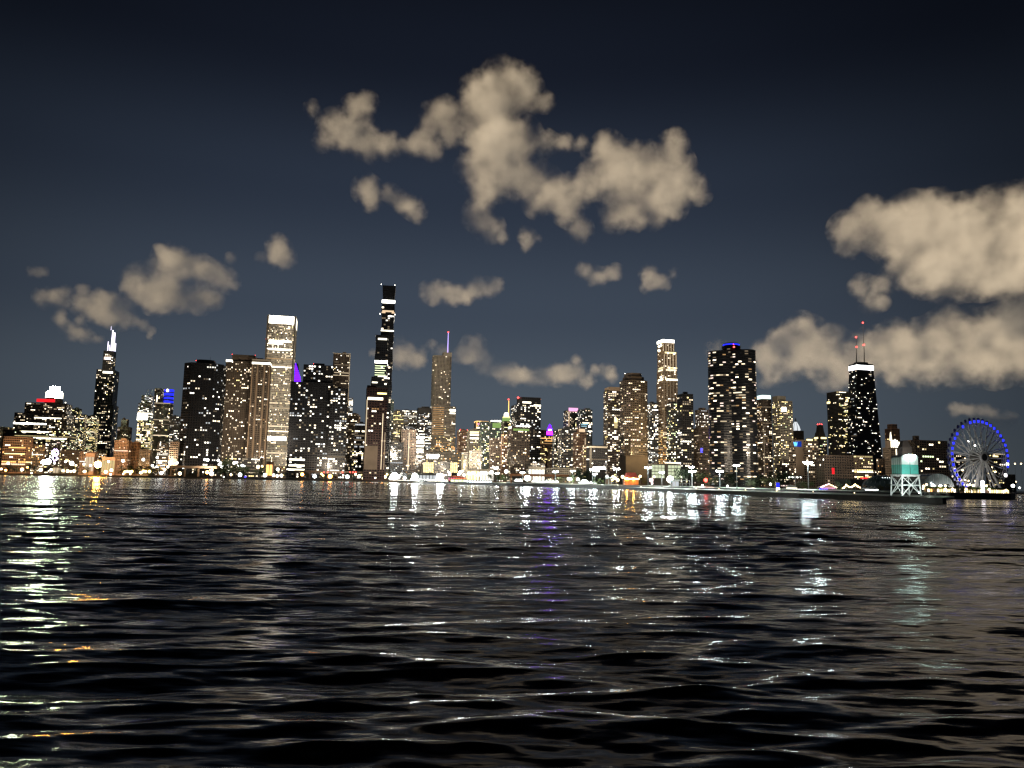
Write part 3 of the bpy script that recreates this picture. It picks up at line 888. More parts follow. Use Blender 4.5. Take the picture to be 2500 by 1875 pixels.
for px in (358, 361.5, 367, 370.5): mast(B, px, 966, 950, .45, GALV, r1=.3)
B = building('office_tower', 'brown tower topped by a deep blue lit drum', 2350, [(377, 424, 984, {'lit': .15, 'ribs': 'v'}), (378, 402, 949, {'lit': .25, 'blank': False, 'ribs': 'v', 'dy': 0})], 'grey', .25, 'warm', plant=False)
p = at(411, 985, B.Y) - B.o; s = mpp(B.Y)
for k, (r_, z0_, z1_) in enumerate(((11, 1, 6), (11, 10, 15), (11, 19, 25), (11, 28, 34))):
    b = MB(); b.lathe(p, [(r_ * s, z0_ * s), (r_ * s, z1_ * s)], 18); b.build('blue_ring', BLUE, B.root)
b = MB(); b.lathe(p, [(10.5 * s, -2 * s), (10.5 * s, 33.5 * s)], 14); b.build('drum', WALL['slate'], B.root)
beacon(B, 409, 953, 3, WHITE, Y=B.Y - 16, name='roof_lamp'); strip(B, 1, 966, 984, CREAM, 'light_strip', u=(.3, .42), faces='F')
building('office_block', 'grey block with three white floodlamps between the blue drum and the black curved tower', 2100, [(417, 444, 1017)], 'slate', .3, 'white')
building('apartment_block', 'narrow tan gridded slab at the left foot of the black curved tower', 1560, [(416, 439, 1079)], 'tan', .12, 'brown', fl=4.4, bay=4.4, plant=False)
building('office_block', 'dark low block with blue white shop floors left of the tan gridded slab', 1700, [(385, 417, 1082, {'rows': .5})], 'dark', .4, 'white')
# --- dark apartment towers
B = building('apartment_tower', 'black curved apartment tower with scattered lit rooms left of the gridded brown tower', 1600, [(450, 556, 892, {'shape': 'cham', 'lit': .17}), (479, 528, 881, {'shape': 'cham', 'blank': True})], 'black', .2, 'white', fl=5.4, bay=5.6, plant=False, run=.5, cap=140, rows=.001)
beacon(B, 479, 880, .8); mast(B, 513, 881, 871, .3, ANT)
B = building('apartment_tower', 'brown gridded apartment tower with a dark maroon penthouse and red roof lamps', 1660, [(552, 620, 884, {'ratio': .6}), (567, 626, 868, {'blank': True, 'ratio': .4, 'y0': 886})], 'brown', .30, 'warm', fl=4.2, bay=4.4, plant=False, cap=120)
B.root.children[0].data.materials[0] = WALL['umber']
strip(B, 0, 882, 887, CREAM, 'cornice_glow', u=(0, .25), faces='FL')
for q in ((567, 865), (623, 868), (575, 878), (625, 876), (553, 884)): beacon(B, *q, .9)
B = building('apartment_tower', 'apartment tower with pale vertical piers and glowing top floor beside the pale grooved skyscraper', 1630, [(616, 664, 879, {'ratio': .8})], 'brown', .28, 'warm', fl=4.2, bay=5.6, ribs='v', cap=100)
strip(B, 0, 887, 892, CREAM, 'cornice_glow'); strip(B, 0, 880, 883, LIT['dim'], 'parapet_glow')
for u_ in (.04, .32, .70, .97):
    strip(B, 0, 894, 1148, WALL['tan'], 'corner_pier', u=(u_ - .035, u_ + .035), proud=1.4, faces='F')
for q in ((617, 880), (652, 878), (661, 880)): beacon(B, *q, .9)
B = building('skyscraper', 'tall pale grooved skyscraper with a dazzling white band below its roof', 1790, [(653, 727, 777, {'ratio': .9, 'lit': .55, 'faces': {'R': .0, 'F': 1.0, 'L': 0}})], 'white', .6, 'warm', fl=4.1, bay=3.3, ribs='v', rows=.16, plant=False, fill=(.6, .6), cap=150, single=9)
strip(B, 0, 778, 796, glow('crown_glow', (1.0, .93, .78), 8.0), 'crown_band', u=(.07, .93), faces='F'); strip(B, 0, 779, 802, CREAM, 'crown_band', u=(.1, .9), faces='R')  # the crown band itself glows, no floodlamps shine on it
T = B.tiers[0]
for k in range(10):                 # dark slots in the crown
    u_ = .13 + .74 * k / 9
    strip(B, 0, 783, 793, WALL['grey'], 'crown_slot', u=(u_ - .016, u_ + .016), proud=.9, faces='F')
for u_ in (.03, .97): strip(B, 0, 778, 1140, WALL['grey'], 'corner_pier', u=(u_ - .03, u_ + .03), proud=.7, faces='F')
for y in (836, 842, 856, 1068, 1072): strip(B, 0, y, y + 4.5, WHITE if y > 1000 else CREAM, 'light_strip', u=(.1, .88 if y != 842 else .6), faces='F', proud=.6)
for q in ((654, 776), (672, 772), (706, 774), (715, 780), (722, 782), (650, 828), (653, 828), (714, 829), (718, 832), (653, 879), (712, 882)): beacon(B, *q, 1.2)
building('office_tower', 'slant roofed tower glowing purple behind the pale grooved skyscraper', 2050, [(716, 733, 940, {'lit': .4})], 'slate', .4, 'white', plant=False)
PB = bpy.data.objects['office_tower.002'] if 'office_tower.002' in bpy.data.objects else None
B = Bld(); B.Y = 2050; B.root = [o for o in COL.objects if o.get('label', '').startswith('slant roofed')][0]; B.o = Vector(B.root.location)
for k in range(10):
    y1 = 885 + k * 5.4; xr = 719.5 + min(12, 1.7 * k + 1)
    a, c = at(716, y1 + 5.2, 2035) - B.o, at(xr, y1, 2035) - B.o
    b = MB(); b.box(((a.x + c.x) / 2, a.y + 6, (a.z + c.z) / 2), (abs(c.x - a.x), 12, abs(c.z - a.z) * .62)); b.build('purple_slat', PURP, B.root)
b = MB(); a, c = at(717, 940, 2045) - B.o, at(731, 886, 2045) - B.o
b.prism([(a.x, a.y), (c.x, a.y), (c.x, a.y + 20), (a.x, a.y + 20)], a.z, c.z, top=[(a.x, a.y), (a.x + 4, a.y), (a.x + 4, a.y + 20), (a.x, a.y + 20)]); b.build('roof_wedge', WALL['slate'], B.root)
B = building('apartment_tower', 'broad black apartment tower with a stepped left shoulder beside the purple glow', 1500, [(712, 815, 939, {'lit': .28}), (742, 815, 896, {'lit': .34}), (766, 793, 889, {'blank': True})], 'black', .3, 'white', fl=4.8, bay=5.2, plant=False, ribs='v', rows=.001, cap=160)
beacon(B, 766, 888, .9)
for y in (1122, 1136, 1146): strip(B, 0, y, y + 4, CREAM, 'light_strip', u=(.05, .42), faces='F')
B = building('apartment_tower', 'slim tower of fine horizontal lines with a pale right edge beside the broad black tower', 1920, [(814, 856, 864, {'ribs': 'h', 'lit': .13})], 'umber', .15, 'warm', ratio=.5, fl=3.6)
strip(B, 0, 866, 980, WALL['pale'], 'edge_pier', u=(.95, 1.0), faces='F', proud=.7); strip(B, 0, 864, 866, WALL['pale'], 'parapet', faces='FR')
building('apartment_tower', 'densely lit dark tower in front of the slim lined tower', 1480, [(808, 850, 950, {'lit': .5})], 'black', .5, 'white', fl=4.6, bay=5.0, group=None, cap=120)
building('office_block', 'narrow block with one greenish roof floor behind the densely lit dark tower', 2050, [(838, 862, 972)], 'grey', .5, 'white')
building('apartment_tower', 'narrow brown tower with light striped corners left of the dark rows block', 1780, [(852, 876, 1012)], 'brown', .35, 'warm', ribs='v')
building('apartment_block', 'slim rounded block behind the brown tower with light striped corners', 2000, [(862, 880, 1015)], 'brick', .3, 'brown')
building('office_block', 'small dark block of white lit rows just left of the plain brown front', 1650, [(866, 896, 1034, {'rows': .45})], 'black', .3, 'white', fl=5)
# --- the tallest black tower: three shafts of stacked, widening and narrowing glass frusta
def wavy(name, label, Y, shafts):
    x0, x1, yt = shafts[-1][:3]
    base = at((x0 + x1) / 2, yt, Y); root = thing(name, (base.x, Y, GZ), label, 'building'); o = Vector((base.x, Y, GZ))
    B = Bld(); B.root = root; B.o = o; B.Y = Y; B.tiers = []
    rg = random.Random(5); keys = list(LIT); lmb = MB()
    for si, (x0, x1, yt, dy, nst) in enumerate(shafts):
        a, c = at(x0, yt, Y), at(x1, yt, Y); w = (c.x - a.x) * .94; cx = (a.x + c.x) / 2; H = a.z - GZ
        wm = MB(); dk = MB()
        hs = H / nst
        for k in range(nst):
            f0, f1 = (1.0, .88) if (k + si) % 2 else (.88, 1.0)
            P = [foot('box', w * f, w * f, R(8), (cx - o.x, dy)) for f in (f0, f1)]
            wm.prism(P[0], k * hs, (k + 1) * hs, top=P[1])
            nf = max(3, int(round(hs / 4.2)))
            for e in (0, 1, 3):
                A0, A1 = Vector((*P[0][e], k * hs)), Vector((*P[0][(e + 1) % 4], k * hs)); B0, B1 = Vector((*P[1][e], (k + 1) * hs)), Vector((*P[1][(e + 1) % 4], (k + 1) * hs))
                nr = (A1 - A0).cross(B0 - A0).normalized()
                for j in range(nf):
                    v0, v1 = (j + .2) / nf, (j + .82) / nf
                    r_ = rg.random()
                    for i in range(6):
                        u0, u1 = (i + .06) / 6, (i + .94) / 6
                        q = [A0.lerp(A1, u0).lerp(B0.lerp(B1, u0), v0), A0.lerp(A1, u1).lerp(B0.lerp(B1, u1), v0), A0.lerp(A1, u1).lerp(B0.lerp(B1, u1), v1), A0.lerp(A1, u0).lerp(B0.lerp(B1, u0), v1)]
                        on = rg.random() < (.085 if r_ > .12 else .4)
                        if on and not (si == 2 and k == nst - 1):
                            lmb.quad(*[p + nr * .14 for p in q], mi=keys.index(rg.choice(('cw3', 'cw2', 'ww3', 'ww2', 'dim', 'dim'))))
                        else:
                            dk.quad(*[p + nr * .06 for p in q])
        wm.build('shaft', WALL['black'], root); dk.build('dark_window', GL, root, kind='stuff')
        B.tiers.append(dict(loc=foot('box', w * .97, w * .97, R(8), (cx - o.x, dy)), c=Vector((cx, Y, a.z)), w=w))
    lmb.build('lit_window', [LIT[k] for k in keys], root, kind='stuff')
    return B
B = wavy('skyscraper', 'tallest tower, a slim black rippling skyscraper left of centre', 1466, [(910, 945, 925, -22, 10), (919, 952, 823, -11, 12), (931, 965, 697, 12, 15)])
strip(B, 2, 733, 740, WHITE, 'light_band', proud=.8); strip(B, 2, 758, 762, PEACH, 'light_band', proud=.8, u=(.05, .95)); strip(B, 2, 762, 765, PEACH, 'light_band', proud=.8, u=(0, .3), faces='F'); strip(B, 2, 762, 765, PEACH, 'light_band', proud=.8, u=(.78, 1), faces='F')
strip(B, 2, 806, 809, CREAM, 'light_band', proud=.8, faces='F'); strip(B, 1, 831, 835, CREAM, 'light_band', proud=.8, faces='F', u=(.2, .9)); strip(B, 1, 885, 891, WHITE, 'light_band', proud=.8, faces='F')
for k in range(5): strip(B, 1, 897 + k * 5.5, 898.6 + k * 5.5, LIT['gr2'], 'light_strip', proud=.8, faces='F', u=(.05, .9 - .1 * (k % 2)))
strip(B, 1, 922, 928, CREAM, 'light_band', proud=.8, faces='F', u=(.3, 1)); strip(B, 0, 938, 941, CREAM, 'light_band', proud=.8, faces='F', u=(.1, .5))
for q in ((931, 694), (964, 696)): beacon(B, *q, .8, WHITE)
for q in ((928, 766), (964, 768)): beacon(B, *q, 1.2, WHITE)
building('apartment_tower', 'sliver of black tower with a rounded top on the right of the tallest tower', 1600, [(944, 962, 976)], 'green', .4, 'white', cap=50)
B = building('apartment_tower', 'brown fronted tower with a blank brown base panel before the tallest tower', 1240, [(895, 947, 948, {'lit': .12, 'ratio': .6}), (896, 918, 942, {'blank': True})], 'maroon', .16, 'warm', fl=4.2, bay=4.6, plant=False, cap=80)
strip(B, 0, 1089, 1147, WALL['brown'], 'blank_panel', u=(0, .62), proud=1.2, faces='F')
strip(B, 0, 978, 1140, LIT['ww1'], 'corner_light', u=(0, .05), proud=.9, faces='F'); strip(B, 0, 1010, 1146, LIT['ww2'], 'corner_light', u=(.80, .825), proud=.9, faces='F'); strip(B, 0, 1056, 1146, LIT['ww1'], 'corner_light', u=(.935, .955), proud=.9, faces='F')
strip(B, 0, 960, 964, LIT['ye2'], 'light_strip', u=(.5, .95), proud=.9, faces='F'); strip(B, 0, 972, 978, LIT['ww3'], 'light_strip', u=(.05, .78), proud=.7, faces='F')
# --- cluster right of the tallest tower
building('office_tower', 'grey lit tower immediately right of the tallest black tower', 2000, [(957, 986, 1004)], 'grey', .45, 'yellow')
B = building('office_tower', 'brightly lit flat topped tower with white upper floors behind the brown tower with light stripe', 2100, [(978, 1018, 1003, {'rows': .35})], 'grey', .7, 'white')
B = building('apartment_tower', 'brown tower with one long vertical light stripe', 1580, [(977, 1016, 1050)], 'umber', .25, 'brown', ribs='v')
strip(B, 0, 1057, 1148, LIT['ww2'], 'vertical_light', u=(.50, .55), proud=.9, faces='F')
building('office_tower', 'bright checkered tower with a solid black top left of the silver setback skyscraper', 2120, [(1016, 1054, 1008, {'lit': .75, 'pal': 'white'}), (1018, 1053, 997, {'blank': True})], 'black', .7, 'white', fl=4.4)
B = building('office_block', 'slim block with stacked broad white windows at the left foot of the silver setback skyscraper', 1880, [(1010, 1038, 1058, {'lit': .3})], 'dark', .3, 'white')
for y in (1066, 1077, 1088, 1096, 1102, 1113): strip(B, 0, y, y + (6 if y in (1066, 1077) else 4), WHITE if y < 1080 else CREAM, 'broad_window', u=(.22, .9), proud=.6, faces='F')
building('apartment_block', 'low dark grey block between the tallest tower and the brown tower with light stripe', 1500, [(952, 985, 1080)], 'slate', .3, 'white')
# silver setback tower with violet spire
B = building('skyscraper', 'silver setback skyscraper carrying a slim violet lit spire', 2250, [(1036, 1112, 1066, {'lit': .55, 'pal': 'orange', 'ratio': .6, 'ribs': 'h'}), (1050, 1113, 993, {'lit': .2, 'pal': 'warm', 'ratio': .5}), (1055, 1103, 870, {'lit': .15, 'ratio': .55, 'shape': 'cham'}), (1080, 1103, 862, {'blank': True, 'y0': 872})], 'pale', .3, 'warm', ribs='h', fl=4.0, bay=4.6, plant=False, cap=120)
for k in range(15): strip(B, 1, 996 + k * 4.6, 997.6 + k * 4.6, LIT['or1'], 'floor_light', u=(.05, .52), faces='F', proud=.8)
for k in range(9): strip(B, 1, 1000 + k * 7.4, 1001.2 + k * 7.4, LIT['dim'], 'floor_light', u=(.55, .98), faces='F', proud=.8)
strip(B, 1, 1000, 1004, WHITE, 'light_band', u=(.75, .98), faces='F', proud=.9); strip(B, 1, 1008, 1011, CREAM, 'light_band', u=(.75, .98), faces='F', proud=.9)
mast(B, 1093, 862, 812, 1.3, VIOLET, 'spire', r1=.7, px1=1094.5); beacon(B, 1094.5, 811, 1.6)
B2 = building('hall', 'wide low hall with a yellow gridded front below the silver setback skyscraper', 1900, [(1026, 1132, 1104, {'lit': .3, 'pal': 'orange'})], 'grey', .3, 'orange', ratio=.4, plant=False)
for (xa, xb) in ((1033, 1062), (1088, 1116)):
    n_ = 6
    for i in range(n_):
        for j in range(7):
            a, c = at(xa + (xb - xa) * i / n_ + .4, 1129 + j * 3.6, 1868) - B2.o, at(xa + (xb - xa) * (i + 1) / n_ - .8, 1131.8 + j * 3.6, 1868) - B2.o
            P = [Vector(p) for p in B2.tiers[0]['loc'][:2]]
            put('lit_window', unit_pane('ye2' if (i + j) % 3 else 'ww2'), B2.root, ((a.x + c.x) / 2, P[0].y + (P[1].y - P[0].y) * (((a.x + c.x) / 2 - P[0].x) / (P[1].x - P[0].x)) - .35, (a.z + c.z) / 2), (0, 0, R(GRID)), (c.x - a.x, 1, a.z - c.z))
# illuminated name, letter by letter
def letters(txt, x0, x1, y0, y1, B, mat, depth=.6, ti=0, tilt=GRID, gap=.3):
    T = B.tiers[ti]; P = [Vector(p) for p in T['loc']]
    yl = lambda x: P[0].y + (P[1].y - P[0].y) * ((x - P[0].x) / (P[1].x - P[0].x))
    cw = (x1 - x0) / len(txt)
    for i, ch in enumerate(txt):
        cu = bpy.data.curves.new('letter', 'FONT'); cu.body = ch; cu.extrude = depth / 2; cu.align_x = 'CENTER'; cu.size = 1.0; cu.offset = .02
        to = bpy.data.objects.new('letter', cu); COL.objects.link(to)
        me = bpy.data.meshes.new_from_object(to.evaluated_get(bpy.context.evaluated_depsgraph_get()))
        bpy.data.objects.remove(to); bpy.data.curves.remove(cu)
        co = [v.co for v in me.vertices]
        w = max(c.x for c in co) - min(c.x for c in co); h = max(c.y for c in co)
        a, c = at(x0 + cw * i, y1, B.Y) - B.o, at(x0 + cw * (i + 1), y0, B.Y) - B.o
        sx, sy = (c.x - a.x) * (1 - gap) / w, (c.z - a.z) / h
        me.name = 'letter'; me.materials.append(mat)
        x = (a.x + c.x) / 2
        put('letter', me, B.root, (x, yl(x) - .7, a.z), (R(90), 0, R(tilt)), (sx, sy, 1))
letters('TRUMP', 1043, 1075, 1110, 1120.5, B2, WHITE)
building('apartment_tower', 'slender white lit slab with rounded top right of the yellow gridded hall', 1500, [(1127, 1142, 1104, {'shape': 'cham', 'lit': .4})], 'white', .4, 'yellow', fl=3.6, bay=3.4, ribs='v', plant=False)
B = Bld(); B.root = [o for o in COL.objects if o.get('label', '').startswith('slender white')][0]; B.Y = 1500; B.o = Vector(B.root.location)
a, c = at(1127.5, 1152, 1490) - B.o, at(1131.5, 1108, 1490) - B.o
b = MB(); b.box(((a.x + c.x) / 2, a.y - 2, (a.z + c.z) / 2), (c.x - a.x, 1, c.z - a.z)); b.build('lit_pier', LIT['ye1'], B.root)
B = building('apartment_block', 'brown brick block with red roof lamps left of the yellow topped tower', 2000, [(1116, 1147, 1051)], 'brick', .45, 'brown')
for q in ((1124, 1049), (1130, 1050), (1141, 1050)): beacon(B, *q, 1)
B = building('apartment_tower', 'tower with three bright yellow top floors near the centre', 1800, [(1140, 1172, 1050)], 'grey', .25, 'yellow')
for y in (1054, 1060, 1069): strip(B, 0, y, y + 4, LIT['ye2'] if y == 1054 else CREAM, 'light_band', u=(.1, .9), faces='F')
B = building('office_block', 'dark block outlined in orange light behind the yellow topped tower', 2000, [(1158, 1193, 1029)], 'dark', .35, 'orange', plant=False)
strip(B, 0, 1029, 1031, LIT['or2'], 'outline_light', faces='FL'); strip(B, 0, 1031, 1060, LIT['or2'], 'outline_light', u=(0, .07), faces='F'); strip(B, 0, 1035, 1038, PINK, 'sign', u=(.05, .25), faces='F'); strip(B, 0, 1044, 1047, CREAM, 'light_band', u=(0, .4), faces='F')
B = building('office_tower', 'green tinted glass tower with white lamps along the left half of its roof', 1720, [(1172, 1224, 1030, {'lit': .35, 'ratio': .5})], 'green', .35, 'green', plant=False)
for k in range(4): beacon(B, 1201 + k * 6.5, 1028.5, 2.6, WHITE, name='roof_lamp')
strip(B, 0, 1033, 1045, LIMEGLOW, 'lime_facade_glow', u=(.55, .98), faces='F')
B = building('office_tower', 'tower with a round yellow domed crown and thin orange mast', 1950, [(1222, 1270, 1030, {'lit': .3})], 'grey', .4, 'green', plant=False)
p = at(1236, 1030, B.Y) - B.o; s = mpp(B.Y); b = MB(); b.lathe(p, [(10 * s, 0), (10 * s, 9 * s), (8 * s, 9.5 * s)], 16); b.build('crown_drum', LIMEGLOW, B.root)
b = MB(); b.lathe(p, [(9.5 * s, 10 * s), (7 * s, 14 * s)], 16); b.build('dome_ring', glow('yellow_glow', (1, .78, .28), 2.2), B.root)
b = MB(); b.lathe(p, [(5.5 * s, 14 * s), (5.5 * s, 19 * s), (3.5 * s, 22 * s), (.05, 23 * s)], 14); b.build('dome', WHITE, B.root)  # drum, ring and dome glow in place of floodlighting
mast(B, 1241.5, 1015, 978, 1.0, AMBER, r1=.7); beacon(B, 1241.5, 975, 1.6)
for k in range(4): beacon(B, 1236 + k * 9, 1027.5, 2.4, WHITE, name='roof_lamp')
B = building('office_tower', 'lime washed tower with white roof lamps before the big black flat topped tower', 1500, [(1240, 1294, 1043, {'lit': .5, 'faces': {'L': 1.4, 'F': .6}, 'pal': 'brown'})], 'umber', .45, 'brown', plant=False, ratio=.8)
strip(B, 0, 1043, 1047, WHITE, 'cornice_glow', u=(.2, 1), faces='L'); strip(B, 0, 1048, 1053, LIMEGLOW, 'lime_facade_glow', u=(.1, .95), faces='F')
for k in range(5): beacon(B, 1263 + k * 7, 1041, 2.5, WHITE, name='roof_lamp')
B = building('office_tower', 'big black flat topped tower with red lamps on its roof corners', 1800, [(1248, 1320, 990, {'lit': .42}), (1262, 1320, 972, {'blank': False, 'lit': .1, 'dy': 3})], 'black', .42, 'white', fl=4.6, bay=5, plant=False, cap=140)
beacon(B, 1265, 971, 2.2); beacon(B, 1319, 975, 1.6, glow('orange_beacon', (1, .35, .12), 5)); strip(B, 1, 983, 987, CREAM, 'light_band', u=(.05, .5), faces='F'); strip(B, 0, 990, 994, CREAM, 'light_band', u=(.7, 1), faces='F')
building('office_block', 'dark block of grey ledges low in front of the big black flat topped tower', 1400, [(1286, 1330, 1130)], 'dark', .3, 'white', plant=False)
# --- amber brick with purple crown
B = building('brick_tower', 'reddish brick tower with a glowing purple crown', 2000, [(1316, 1349, 1062, {'lit': .2}), (1319, 1334, 1050, {'lit': .1})], 'brick', .25, 'orange', plant=False)
p = at(1342, 1062, B.Y) - B.o; s = mpp(B.Y); b = MB(); b.lathe(p, [(7 * s, -1), (7 * s, 8 * s)], 10); b.build('crown_drum', MAGE, B.root)
b = MB(); b.lathe(p, [(6.3 * s, 8 * s), (6.3 * s, 16 * s), (4.5 * s, 18 * s)], 10); b.build('crown_tier', PURP, B.root)
b = MB(); b.lathe(p, [(4 * s, 18 * s), (4 * s, 22 * s), (.1, 27 * s)], 10); b.build('crown_cap', PURP, B.root)  # purple light put into the crown tiers as glow
b = MB(); b.box((p.x, p.y - 7.2 * s, p.z + 12 * s), (8 * s, 1, 4 * s)); b.build('crown_lamp', LILAC, B.root)
building('stone_block', 'pale gridded block at the left foot of the purple crowned brick tower', 1850, [(1315, 1330, 1095)], 'tan', .35, 'orange', plant=False)
building('stone_block', 'thin pinkish slab at the right foot of the purple crowned brick tower', 1850, [(1337, 1347, 1097)], 'tan', .1, 'orange', plant=False)
building('brick_block', 'dark red block left of the purple crown, half hidden by the big black tower', 2050, [(1310, 1326, 1076)], 'brick', .2, 'pk' if False else 'brown', plant=False)
building('apartment_tower', 'round cornered lit tower right of the purple crowned brick tower', 1900, [(1350, 1376, 1052, {'shape': 'cham'})], 'grey', .5, 'mixed')
B = building('apartment_tower', 'tower edged with a pink neon roof line', 1950, [(1376, 1427, 1003, {'lit': .45})], 'slate', .45, 'mixed', plant=False)
strip(B, 0, 998, 1006.5, PINK, 'neon_band', u=(0, .58), faces='F', proud=.9); strip(B, 0, 1006, 1046, PEACH, 'neon_edge', u=(0, .045), faces='F', proud=.8); strip(B, 0, 1003, 1008, REDB, 'red_sign', u=(.62, .9), faces='F', proud=1.2)
B = building('office_tower', 'dark green glass tower right of the pink roofed tower', 1870, [(1410, 1446, 1001, {'lit': .33})], 'green', .35, 'white', cap=60)
strip(B, 0, 1036, 1038, TEAL, 'teal_band', u=(0, .6), faces='F'); strip(B, 0, 1041, 1042.5, TEAL, 'teal_band', u=(0, .5), faces='F')
building('apartment_tower', 'dense grey tower below the pink roofed tower', 1720, [(1362, 1406, 1047, {'lit': .5}), ], 'slate', .5, 'mixed', cap=80)
B = building('brick_tower', 'brown tower with a peach lit roof block below the dark green glass tower', 1620, [(1400, 1431, 1056, {'lit': .5}), (1409, 1428, 1047, {'blank': True})], 'brick', .5, 'brown', plant=False)
strip(B, 1, 1047.5, 1055, PEACH, 'roof_sign', faces='F')
strip(B, 0, 1070, 1096, LIT['ww1'], 'corner_light', u=(.86, .94), faces='F')
building('stone_block', 'narrow yellow lit block beside the wide framed black block', 1500, [(1422, 1436, 1086)], 'tan', .6, 'yellow', plant=False)
B = building('office_block', 'wide low black block in a pale frame left of the twin brown towers', 1300, [(1432, 1482, 1088, {'ratio': .5, 'lit': .22, 'faces': {'L': 0}})], 'black', .22, 'white', plant=False)
strip(B, 0, 1090, 1094, WALL['pale'], 'parapet', proud=1.0); strip(B, 0, 1094, 1150, WALL['grey'], 'frame_pier', u=(0, .12), proud=1.0, faces='F'); strip(B, 0, 1140, 1145, WHITE, 'shop_light', u=(.2, .9), proud=.9, faces='F'); strip(B, 0, 1148, 1152, WHITE, 'shop_light', u=(.2, .55), proud=.9, faces='F')
building('office_block', 'low olive block behind the park trees right of centre', 1400, [(1330, 1420, 1143)], 'grey', .12, 'warm', plant=False, ratio=.3)
# --- twin brown towers
B = building('apartment_tower', 'dark apartment tower with a pale blank roof left of the dome shouldered brown tower', 1420, [(1474, 1520, 955, {'lit': .5, 'ratio': .8}), (1477, 1520, 947, {'blank': True})], 'umber', .5, 'mixed', fl=3.9, bay=4.4, plant=False, cap=120)
b = MB(); strip(B, 1, 947, 956, WALL['tan'], 'blank_parapet', proud=.8)
strip(B, 0, 1022, 1032, LIT['ye2'], 'light_panel', u=(.42, .64), faces='F'); strip(B, 0, 1032, 1046, LIT['ye1'], 'light_panel', u=(.42, .64), faces='F')
B = building('apartment_tower', 'brown gridded tower with a dome shouldered dark penthouse', 1350, [(1511, 1582, 1115, {'blank': True, 'ratio': .8}), (1511, 1582, 931, {'shape': 'cham', 'lit': .48, 'ratio': .9}), (1518, 1574, 922, {'shape': 'cham', 'blank': True}), (1522, 1568, 913, {'shape': 'cham', 'blank': True})], 'umber', .5, 'brown', fl=3.8, bay=4.2, plant=False, cap=200, single=6)
for q in ((1526, 912), (1566, 913)): beacon(B, *q, .7, WHITE)
building('apartment_tower', 'blue white lit slab between the brown gridded tower and the pale golden tower', 1700, [(1579, 1607, 984, {'lit': .55})], 'slate', .55, 'white', cap=60)
# --- pale golden tower
B = building('skyscraper', 'pale golden stepped skyscraper with a brilliant white roof ring', 1700, [(1603, 1653, 1050, {'lit': .85, 'pal': 'orange', 'fl': 4, 'bay': 3.4}), (1603, 1654, 932, {'lit': .3}), (1604, 1653, 905, {'lit': .35}), (1605, 1652, 862, {'lit': .22}), (1605, 1646, 834, {'lit': .2})], 'tan', .3, 'warm', ribs='v', plant=False, fl=4, bay=4.2, cap=80)
GOLD = glow('gold_glow', (1.0, .80, .42), 1.6)  # gold floodlighting put into the cornices as glow
strip(B, 4, 832.5, 839, WHITE, 'roof_ring', proud=.9); strip(B, 3, 862, 866, GOLD, 'cornice_glow', u=(.1, .95), faces='FR'); strip(B, 2, 899, 902, GOLD, 'cornice_glow', u=(.3, 1)); strip(B, 2, 904, 908, LIT['ww2'], 'cornice_glow', u=(.2, .95)); strip(B, 1, 927, 931, glow('white_gold_glow', (1, .9, .62), 3.5), 'cornice_glow', u=(.25, 1))
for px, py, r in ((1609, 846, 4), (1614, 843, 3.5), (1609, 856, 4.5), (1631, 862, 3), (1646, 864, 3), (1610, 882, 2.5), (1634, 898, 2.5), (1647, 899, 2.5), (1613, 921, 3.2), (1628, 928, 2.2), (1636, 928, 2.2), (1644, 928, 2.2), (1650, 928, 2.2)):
    beacon(B, px, py, r * .8, glow('white_gold_glow', (1, .9, .62), 3.5), Y=B.Y - 26, name='facade_flood')
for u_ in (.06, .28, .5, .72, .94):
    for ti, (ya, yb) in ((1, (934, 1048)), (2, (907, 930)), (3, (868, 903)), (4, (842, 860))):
        strip(B, ti, ya, yb, LIT['dim'] if ti < 3 else LIT['ww1'], 'rib_glow', u=(u_ - .018, u_ + .018), faces='F', proud=.7)  # ribs glow faintly in place of floodlit stone
building('apartment_tower', 'hazy grey lit tower tucked right of the pale golden tower', 1520, [(1627, 1660, 985, {'lit': .4})], 'slate', .4, 'green', cap=60)
building('apartment_tower', 'dark green topped tower right of the pale golden tower', 1450, [(1653, 1692, 963, {'lit': .36})], 'black', .36, 'mixed', fl=4.4, bay=4.8, cap=90)
B = building('hall', 'pale glass hall glowing greenish white below the pale golden tower', 1150, [(1580, 1662, 1133, {'ratio': .35, 'blank': True})], 'grey', 0, plant=False)
for i in range(9):
    for j in range(4):
        if i == 4: continue
        strip(B, 0, 1136 + j * 8.2, 1142.6 + j * 8.2, glow('pale_hall_glass', (.92, 1.0, .66), .75), 'glass_panel', u=((i + .06) / 9, (i + .90) / 9), faces='F')
strip(B, 0, 1128.5, 1131, CREAM, 'roof_glow', u=(.45, 1), faces='F')
B = building('stone_tower', 'faint tan tower left of the large dark bulging tower', 1650, [(1692, 1734, 1046, {'lit': .15}), (1697, 1729, 1001, {'lit': .4, 'pal': 'white'})], 'brown', .16, 'brown', plant=True, ribs='v')
letters('E', 1705, 1712.5, 1095, 1105, B, glow('blue_sign', (.10, .10, 1.0), 3.0))
